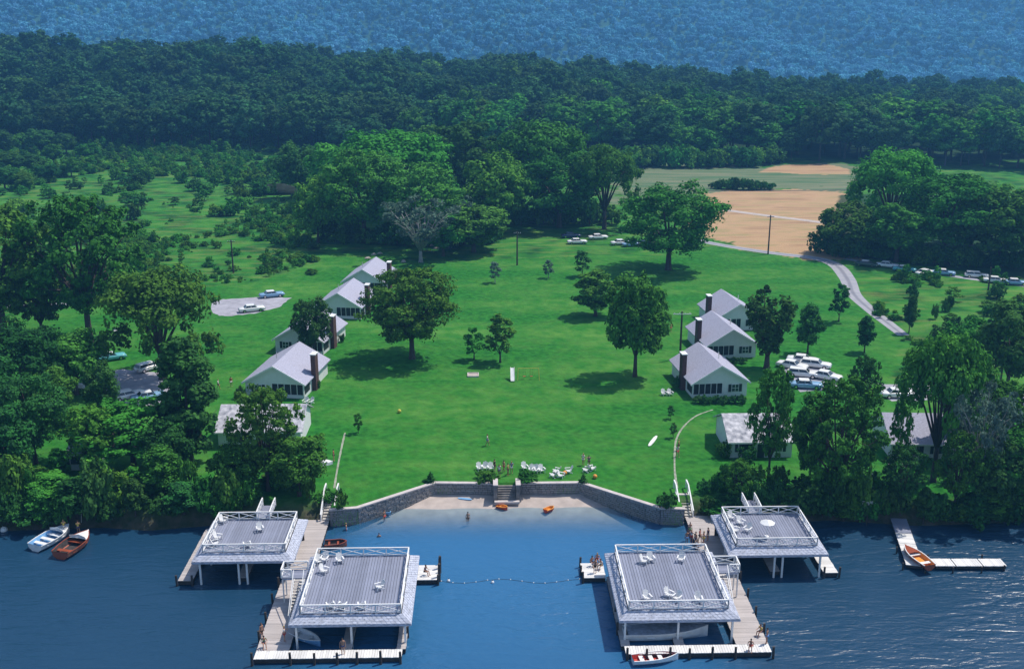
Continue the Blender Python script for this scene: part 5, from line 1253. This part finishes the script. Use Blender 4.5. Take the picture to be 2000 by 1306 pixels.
for k, px_, py_, rz, lab, grp in [
 ('white', 492, 608, 22, 'white sedan nearer the cottages on the left gravel pad', 'cars on the left gravel pad'), ('blue', 531, 580, 22, 'pale blue car with white roof at the far edge of the left gravel pad', 'cars on the left gravel pad'),
 ('wagon', 293, 722, 48, 'white station wagon at the back of the tree shaded gravel area', 'cars in the shaded left parking'), ('wagon', 251, 778, 35, 'white station wagon at the front of the tree shaded gravel area', 'cars in the shaded left parking'),
 ('blue', 290, 780, 30, 'pale blue car right of the front white wagon, beside the dark tall tree', 'cars in the shaded left parking'), ('turq', 216, 703, 30, 'turquoise car with white roof under the big left trees', 'cars in the shaded left parking'),
 ('white', 112, 688, 20, 'white sedan half hidden by trees at far left', 'cars in the shaded left parking'), ('white', 132, 765, 25, 'white car behind the bushy trees at lower left', 'cars in the shaded left parking'),
 ('white', 1127, 476, 5, 'white car foremost of three below the central clump', 'cars at the top of the lawn'), ('white', 1168, 467, 8, 'white car right one of three below the central clump', 'cars at the top of the lawn'), ('dark', 1115, 464, 5, 'dark blue car in shade behind the foremost white car', 'cars at the top of the lawn'),
 ('white', 1212, 478, 10, 'white car just left of the spreading elm', 'cars at the top of the lawn'), ('blue', 1234, 481, 10, 'pale blue car under the left side of the spreading elm', 'cars at the top of the lawn'), ('dark', 1256, 480, 12, 'dark car under the spreading elm', 'cars at the top of the lawn'),
 ('green', 1692, 520, -35, 'dark green car with white roof at the left end of the long car row', 'cars parked in a row at the right'), ('white', 1732, 522, -30, 'white car second in the long car row on the right', 'cars parked in a row at the right'), ('turq', 1766, 530, -25, 'turquoise car third in the long car row on the right', 'cars parked in a row at the right'),
 ('white', 1806, 537, 30, 'white car fourth in the long car row, angled to the road', 'cars parked in a row at the right'), ('blue', 1842, 537, -20, 'pale blue car with white roof in the middle of the long car row', 'cars parked in a row at the right'), ('wagon', 1907, 542, -20, 'white wagon left of the thin pole in the long car row', 'cars parked in a row at the right'),
 ('white', 1944, 552, -20, 'white car just right of the thin pole in the long car row', 'cars parked in a row at the right'), ('blue', 1982, 556, -15, 'pale blue car at the right end of the long car row', 'cars parked in a row at the right'),
 ('white', 1547, 719, -35, 'white car leftmost of the cluster by the vase shaped tree', 'cars clustered right of the cottages'), ('white', 1567, 708, -20, 'white car at the back of the cluster by the vase shaped tree', 'cars clustered right of the cottages'), ('wagon', 1592, 717, -25, 'white wagon at the back right of the cluster by the vase shaped tree', 'cars clustered right of the cottages'),
 ('wagon', 1568, 735, -20, 'white wagon in the middle of the cluster by the vase shaped tree', 'cars clustered right of the cottages'), ('blue', 1573, 757, -10, 'pale blue car nearest the viewer in the cluster by the vase shaped tree', 'cars clustered right of the cottages'), ('white', 1612, 740, -35, 'white car at the right of the cluster by the vase shaped tree', 'cars clustered right of the cottages'),
 ('white', 1752, 775, 0, 'white car at the left of the far right parking area', 'cars in the far right parking'), ('white', 1790, 766, 0, 'white car at the right of the far right parking area', 'cars in the far right parking'), ('blue', 1968, 803, 0, 'pale blue car with white roof at the right edge on gravel', 'cars in the far right parking')]:
    x, y, z = ghit(px_, py_); CARP[k].put((x, y, z+.02), R(rz), lab, grp)

# ------------------------------------------------------------------ boats
def hull(L, W, H, m_out, m_in, name, label, cat='boat', deck=None, deckf=.4, seats=2, seatm=None, ws=False, flat=False):
    """bow at +X; open hull with inner skin, thwarts, optional foredeck"""
    r = empty(name, (0, 0, 0), 0, label, cat)
    def sec(t, ins=0.0):
        w_ = W/2*(1-max(0, (t-.45)/.55)**2.2)*(.82+.18*min(1, t/.3)) if not flat else W/2*(1-max(0, (t-.6)/.4)**2)
        w_ = max(w_-ins, .02); x = (t-.5)*(L-2*ins); sh = H*(1+.25*t*t); return x, w_, sh
    T_ = [0, .1, .25, .4, .55, .7, .82, .92, 1]
    o = MB()
    for t in T_: x, w_, sh = sec(t); o.v += [(x, -w_, sh), (x, -w_*.86, sh*.35), (x, -w_*.3, -.15), (x, w_*.3, -.15), (x, w_*.86, sh*.35), (x, w_, sh)]
    for i in range(len(T_)-1):
        for k in range(5): a = i*6+k; o.f.append((a, a+1, a+7, a+6))
    o.f.append((5, 4, 3, 2, 1, 0))
    b0 = len(o.v)
    for t in T_: x, w_, sh = sec(t, .06); o.v += [(x, -w_, sh-.005), (x, -w_*.8, sh*.2), (x, w_*.8, sh*.2), (x, w_, sh-.005)]
    hull_o = o.build('hull', m_out, r)
    i_ = MB(); i_.v = o.v[b0:]
    for i in range(len(T_)-1):
        for k in range(3): a = i*4+k; i_.f.append((a+4, a+5, a+1, a))
    i_.f.append((0, 1, 2, 3)); i_.build('interior', m_in, r); del o.v[b0:]
    g = MB()
    for s in (-1, 1):
        P = [(sec(t)[0], s*(sec(t)[1]-.02), sec(t)[2]+.02) for t in T_]
        for a, b in zip(P[:-1], P[1:]): g.bar(a, b, .09, .06)
    g.build('gunwale', seatm or m_in, r)
    for k in range(seats):
        t = .2+.4*k/max(1, seats-1) if seats > 1 else .3; x, w_, sh = sec(t); mb = MB(); mb.box(x, 0, sh*.62, L*.09, 2*w_-.12, .07); mb.build('seat', seatm or m_in, r)
    if deck:
        d = MB(); ts_ = [1-deckf+deckf*k/6 for k in range(7)]; 
        for t in ts_: x, w_, sh = sec(t); d.v += [(x, -w_, sh+.01), (x, 0, sh+.10), (x, w_, sh+.01)]
        for i in range(6):
            for k in range(2): a = i*3+k; d.f.append((a, a+3, a+4, a+1))
        d.build('foredeck', deck, r, True)
        if ws:
            x, w_, sh = sec(1-deckf); mb = MB(); mb.slab([(x, -w_*.9, sh+.05), (x+.35, 0, sh+.08), (x+.2, 0, sh+.45), (x-.12, -w_*.85, sh+.40)], (.03, 0, 0)); mb.slab([(x, w_*.9, sh+.05), (x-.12, w_*.85, sh+.40), (x+.2, 0, sh+.45), (x+.35, 0, sh+.08)], (.03, 0, 0)); mb.build('windshield', M['trim'], r)
    return r
def at(o, px_, py_, z, rz): x, y = hit(px_, py_, z); o.location = (x, y, z); o.rotation_euler = (0, 0, R(rz)); return o
at(hull(4.6, 1.5, .55, M['white'], M['red'], 'rowboat', 'white rowboat with red seats moored at the front of the right dock', seats=3, seatm=M['white']), 1280, 1290, .05, 8)
rb = bpy.data.objects
at(hull(8.6, 2.3, .95, M['white'], M['trim'], 'launch', 'long white launch with pale cover under the front right boathouse', deck=M['bluepaint'] if False else M['skirt'], deckf=.96, seats=1), 1300, 1243, .05, 3)
at(hull(4.2, 1.5, .5, M['bluepaint'], M['white'], 'rowboat', 'light blue boat in the left slip of the front left boathouse', seats=2), 596, 1248, .05, -35)
at(hull(5.4, 2.7, .85, M['mahogany'], M['darkwood'], 'motorboat', 'varnished mahogany motorboat with white foredeck at far left', deck=M['white'], deckf=.38, seats=2, seatm=M['mahogany'], ws=True), 147, 1070, .05, 74)
at(hull(5.4, 2.6, .8, M['white'], M['bluepaint'], 'motorboat', 'white motorboat lashed beside the mahogany one at far left', deck=M['white'], deckf=.35, seats=3, seatm=M['white'], ws=True), 103, 1056, .05, 66)
at(hull(4.8, 1.8, .55, M['mahogany'], M['orange'], 'motorboat', 'varnished orange brown boat lying across the corner of the L shaped dock', deck=M['mahogany'], deckf=.4, seats=2, seatm=M['white']), 1790, 1092, .62, 104)
at(hull(2.6, 1.4, .5, M['mahogany'], M['darkwood'], 'rowboat', 'small dark red boat behind the front left boathouse beside the dock', seats=2, seatm=M['mahogany'], flat=True), 656, 1066, .05, 5)
at(hull(1.5, .8, .28, M['red'], M['orange'], 'dinghy', 'small red toy boat on the beach just below the stone steps', seats=1, flat=True), 981, 992, .05, -30)
at(hull(1.5, .8, .28, M['red'], M['orange'], 'dinghy', 'small red toy boat at the water edge right of the stone steps', seats=1, flat=True), 1073, 996, .05, 40)
at(hull(1.3, .7, .25, M['bluepaint'], M['bluepaint'], 'dinghy', 'small blue float by the left wall', seats=1, flat=True), 755, 1002, .05, -30)
def board(name, L, W, m, label, cat, px_, py_, z, rz, up=.0):
    mb = MB(); n = 14; P = []
    for k in range(n): a = 2*math.pi*k/n; c, s = math.cos(a), math.sin(a); P.append((L/2*(abs(c)**.8)*(1 if c > 0 else -1), W/2*(abs(s)**.8)*(1 if s > 0 else -1), 0))
    mb.slab(P, (0, 0, .09)); mb.box(-L*.42, 0, -.05, .18, .02, .12); o = mb.build(name, m)
    if z is None: x, y, z = ghit(px_, py_)
    else: x, y = hit(px_, py_, z)
    o.location = (x, y, z+up+.06); o.rotation_euler = (0, 0, R(rz)); return tag(o, label, cat)
board('surfboard', 4.2, .55, M['white'], 'long white board lying slantwise on the lawn at right', 'surfboard', 1275, 862, None, 66)
board('surfboard', 1.9, .45, M['bluepaint'], 'light blue paddle board lying on the beach left of the steps', 'surfboard', 908, 975, .35, -14)
ov = MB()
for t in range(9):
    f = t/8; x = (f-.5)*2.6; w_ = .72*(1-max(0, (f-.5)/.5)**2)+.05; ov.v += [(x, -w_, 0), (x, -w_*.8, .38), (x, 0, .5), (x, w_*.8, .38), (x, w_, 0)]
for i in range(8):
    for k in range(4): a = i*5+k; ov.f.append((a, a+5, a+6, a+1))
ov.f.append((0, 1, 2, 3, 4)); x, y, z = ghit(632, 905); tag(ov.build('dinghy', M['white'], None, False, (x, y, z), R(-8)), 'white overturned dinghy on the grass at the head of the left dock stairs', 'boat')
# people on the two boats at left and a fishing rod
PP('stand2', 126, 1040, 200, 'white', 'yellow', 'fair', 'person in yellow shirt standing on the white motorboat at far left', z=.35)
PP('stand2', 154, 1042, 190, 'navy', 'yellow', 'dark', 'person in yellow shirt standing at the bow of the mahogany motorboat', z=.35)
x, y = hit(159, 1020, .8); mb = MB(); mb.tube([(0, 0, 0), (.12, .25, 2.2), (.35, .5, 4.3)], [.035, .025, .012], 6); tag(mb.build('boat_mast', M['orange'] if False else M['dock'], None, False, (x, y, .8)), 'thin pale mast standing behind the motorboats at far left', 'mast')

# ------------------------------------------------------------------ poles, sign, play things, buoys
def pole(px_, pyb, pyt, label, arm=1.8, cat='utility pole', name='utility_pole', r=.21):
    x, y, z = ghit(px_, pyb); lo, hi = 1, 30
    for _ in range(30):
        H = (lo+hi)/2
        if row(x, y, z+H) > pyt: lo = H
        else: hi = H
    o = empty(name, (x, y, z), 0, label, cat); mb = MB(); mb.tube([(0, 0, -.3), (0, 0, H)], [r, r*.7], 8); mb.build('pole', M['bark'], o)
    if arm:
        mb = MB(); mb.box(0, -.15, H-.45, arm, .1, .13); mb.build('crossarm', M['bark'] if arm < 3 else M['trim'], o)
        for k in (-.42, -.15, .15, .42): mb = MB(); mb.tube([(arm*k, -.15, H-.38), (arm*k, -.15, H-.2)], .05, 6); mb.build('insulator', M['trim'], o)
    return o
pole(456, 533, 468, 'dark utility pole in the brush of the left meadow'); pole(1010, 518, 452, 'utility pole at the top centre of the lawn below the clump'); pole(1500, 496, 420, 'utility pole at the roadside in front of the tan field')
pole(1328, 700, 608, 'tall pole with long pale crossarm behind the nearest right cottage', 3.2); pole(1929, 574, 522, 'thin pole in front of the long car row on the right', 0)
pole(1937, 772, 672, 'dark pole at far right above the gravel, left of its twin', 0, r=.17); pole(1950, 775, 668, 'dark pole at far right above the gravel, right of its twin', 0, r=.17)
x, y = hit(1697, 982, 3.0); sg = empty('sign', (x, y, 0), 0, 'blank white board on a post at the right bank', 'sign'); mb = MB(); mb.box(0, 0, 3.0, 1.6, .08, .5); mb.build('sign_board', M['white'], sg); mb = MB(); mb.box(0, .08, .9, .1, .1, 4.4); mb.build('post', M['bark'], sg)
x, y, z = ghit(1001, 741); sl_ = empty('slide', (x, y, z), 0, 'white playground slide in mid lawn', 'slide'); mb = MB(); mb.bar((0, -1.2, .15), (0, .9, 1.75), .6, .06); mb.build('chute', M['white'], sl_)
for q in (-1, 1): mb = MB(); mb.bar((q*.28, 1.5, 0), (q*.28, .9, 1.9), .05); mb.build('ladder_rail', M['white'], sl_); mb = MB(); mb.bar((q*.33, -1.2, .22), (q*.33, .9, 1.85), .04, .14); mb.build('side_rail', M['white'], sl_)
for i in range(4): mb = MB(); mb.bar((-.28, 1.4-i*.13, .35+i*.4), (.28, 1.4-i*.13, .35+i*.4), .04); mb.build('rung', M['white'], sl_)
x, y, z = ghit(1032, 740); sw = empty('swing_set', (x, y, z), 0, 'thin framed swing set right of the white slide', 'swing set')
mb = MB(); mb.tube([(-1.7, 0, 1.9), (1.7, 0, 1.9)], .035, 6); mb.build('top_bar', M['yellow'], sw)
for q in (-1, 1):
    for k in (-1, 1): mb = MB(); mb.tube([(q*1.7, 0, 1.9), (q*1.8, k*.8, 0)], .03, 6); mb.build('leg', M['yellow'], sw)
for q in (-.7, .5): mb = MB(); mb.box(q, 0, .5, .45, .2, .04); st_ = mb.build('swing_seat', M['red'], sw); [MB().bar((q+k*.2, 0, .5), (q+k*.2, 0, 1.9), .015).build('rope', M['pile'], st_) for k in (-1, 1)]
x, y, z = ghit(924, 733); sb_ = empty('sandbox', (x, y, z), 0, 'small square sandbox with toys on the lawn below the two young trees', 'sandbox')
for q in (-1, 1): MB().box(q*.9, 0, .12, .12, 1.9, .24).build('board', M['dock'], sb_); MB().box(0, q*.9, .12, 1.7, .12, .24).build('board', M['dock'], sb_)
MB().box(0, 0, .07, 1.7, 1.7, .12).build('sand', M['sand'], sb_)
for px_, py_, m_, lab in [(1162, 934, 'orange', 'orange ball on the grass right of the evergreen at the wall bend'), (1103, 927, 'orange', 'small orange ball between the white chairs'), (780, 806, 'yellow', 'yellow ball on the left of the lawn')]:
    x, y, z = ghit(px_, py_); mb = MB(); mb.ell((0, 0, .3), .3, .3, .3, 12, 8); tag(mb.build('ball', M[m_], None, True, (x, y, z)), lab, 'ball')
for px_, py_, lab in [(876, 1133, 'small white buoy floating right of the front left boathouse'), (962, 1136, 'small white buoy floating in the middle of the channel'), (8, 1034, 'white mooring buoy at the left edge by the bank')]:
    x, y = hit(px_, py_, .1); b_ = empty('buoy', (x, y, 0), 0, lab, 'buoy', 'white buoys'); k = .18 if px_ > 20 else .45; mb = MB(); mb.ell((0, 0, .08), k, k, k, 12, 8); mb.build('float', M['white'], b_, True); mb = MB(); mb.tube([(0, 0, k), (0, 0, k+.22)], .03, 6); mb.build('ring_post', M['rubber'], b_)
for i, (dx, dy) in enumerate([(0, 0), (5, 3), (9, 1), (14, 4), (-4, 5)]):
    pass
rr = random.Random(5)
for i in range(7):
    px_, py_ = [(845, 480), (852, 486), (880, 483), (718, 505), (730, 498), (742, 496), (788, 512)][i]; x, y, z = ghit(px_, py_)
    mb = MB(); mb.ell((0, 0, .15), rr.uniform(.5, .9), rr.uniform(.3, .6), rr.uniform(.25, .5), 8, 5)
    for j, v in enumerate(mb.v): mb.v[j] = (v[0]*(1+.2*math.sin(j*1.3)), v[1]*(1+.2*math.cos(j*2.1)), v[2]*(1+.15*math.sin(j)))
    tag(mb.build('boulder', M['sand'], None, False, (x, y, z)), 'pale boulder in the grass at the foot of the central clump', 'boulder', 'pale boulders below the central clump')

fl = empty('float_line', (0, 0, 0), 0, 'line of tiny floats strung across the water between the two bathing platforms', 'float line')
fm = MB(); fm.ell((0, 0, .02), .075, .075, .06, 8, 5); fme = fm.mesh('float', True); rp = []
for i in range(13):
    px_ = 862+i*22.5; x, y = hit(px_, 1134+4*math.sin(i*.9), .03); link(fme, 'float', M['white'], fl, (x, y, .02)); rp.append((x, y, .02))
mb = MB(); mb.tube(rp, .018, 4); mb.build('rope', M['pile'], fl)
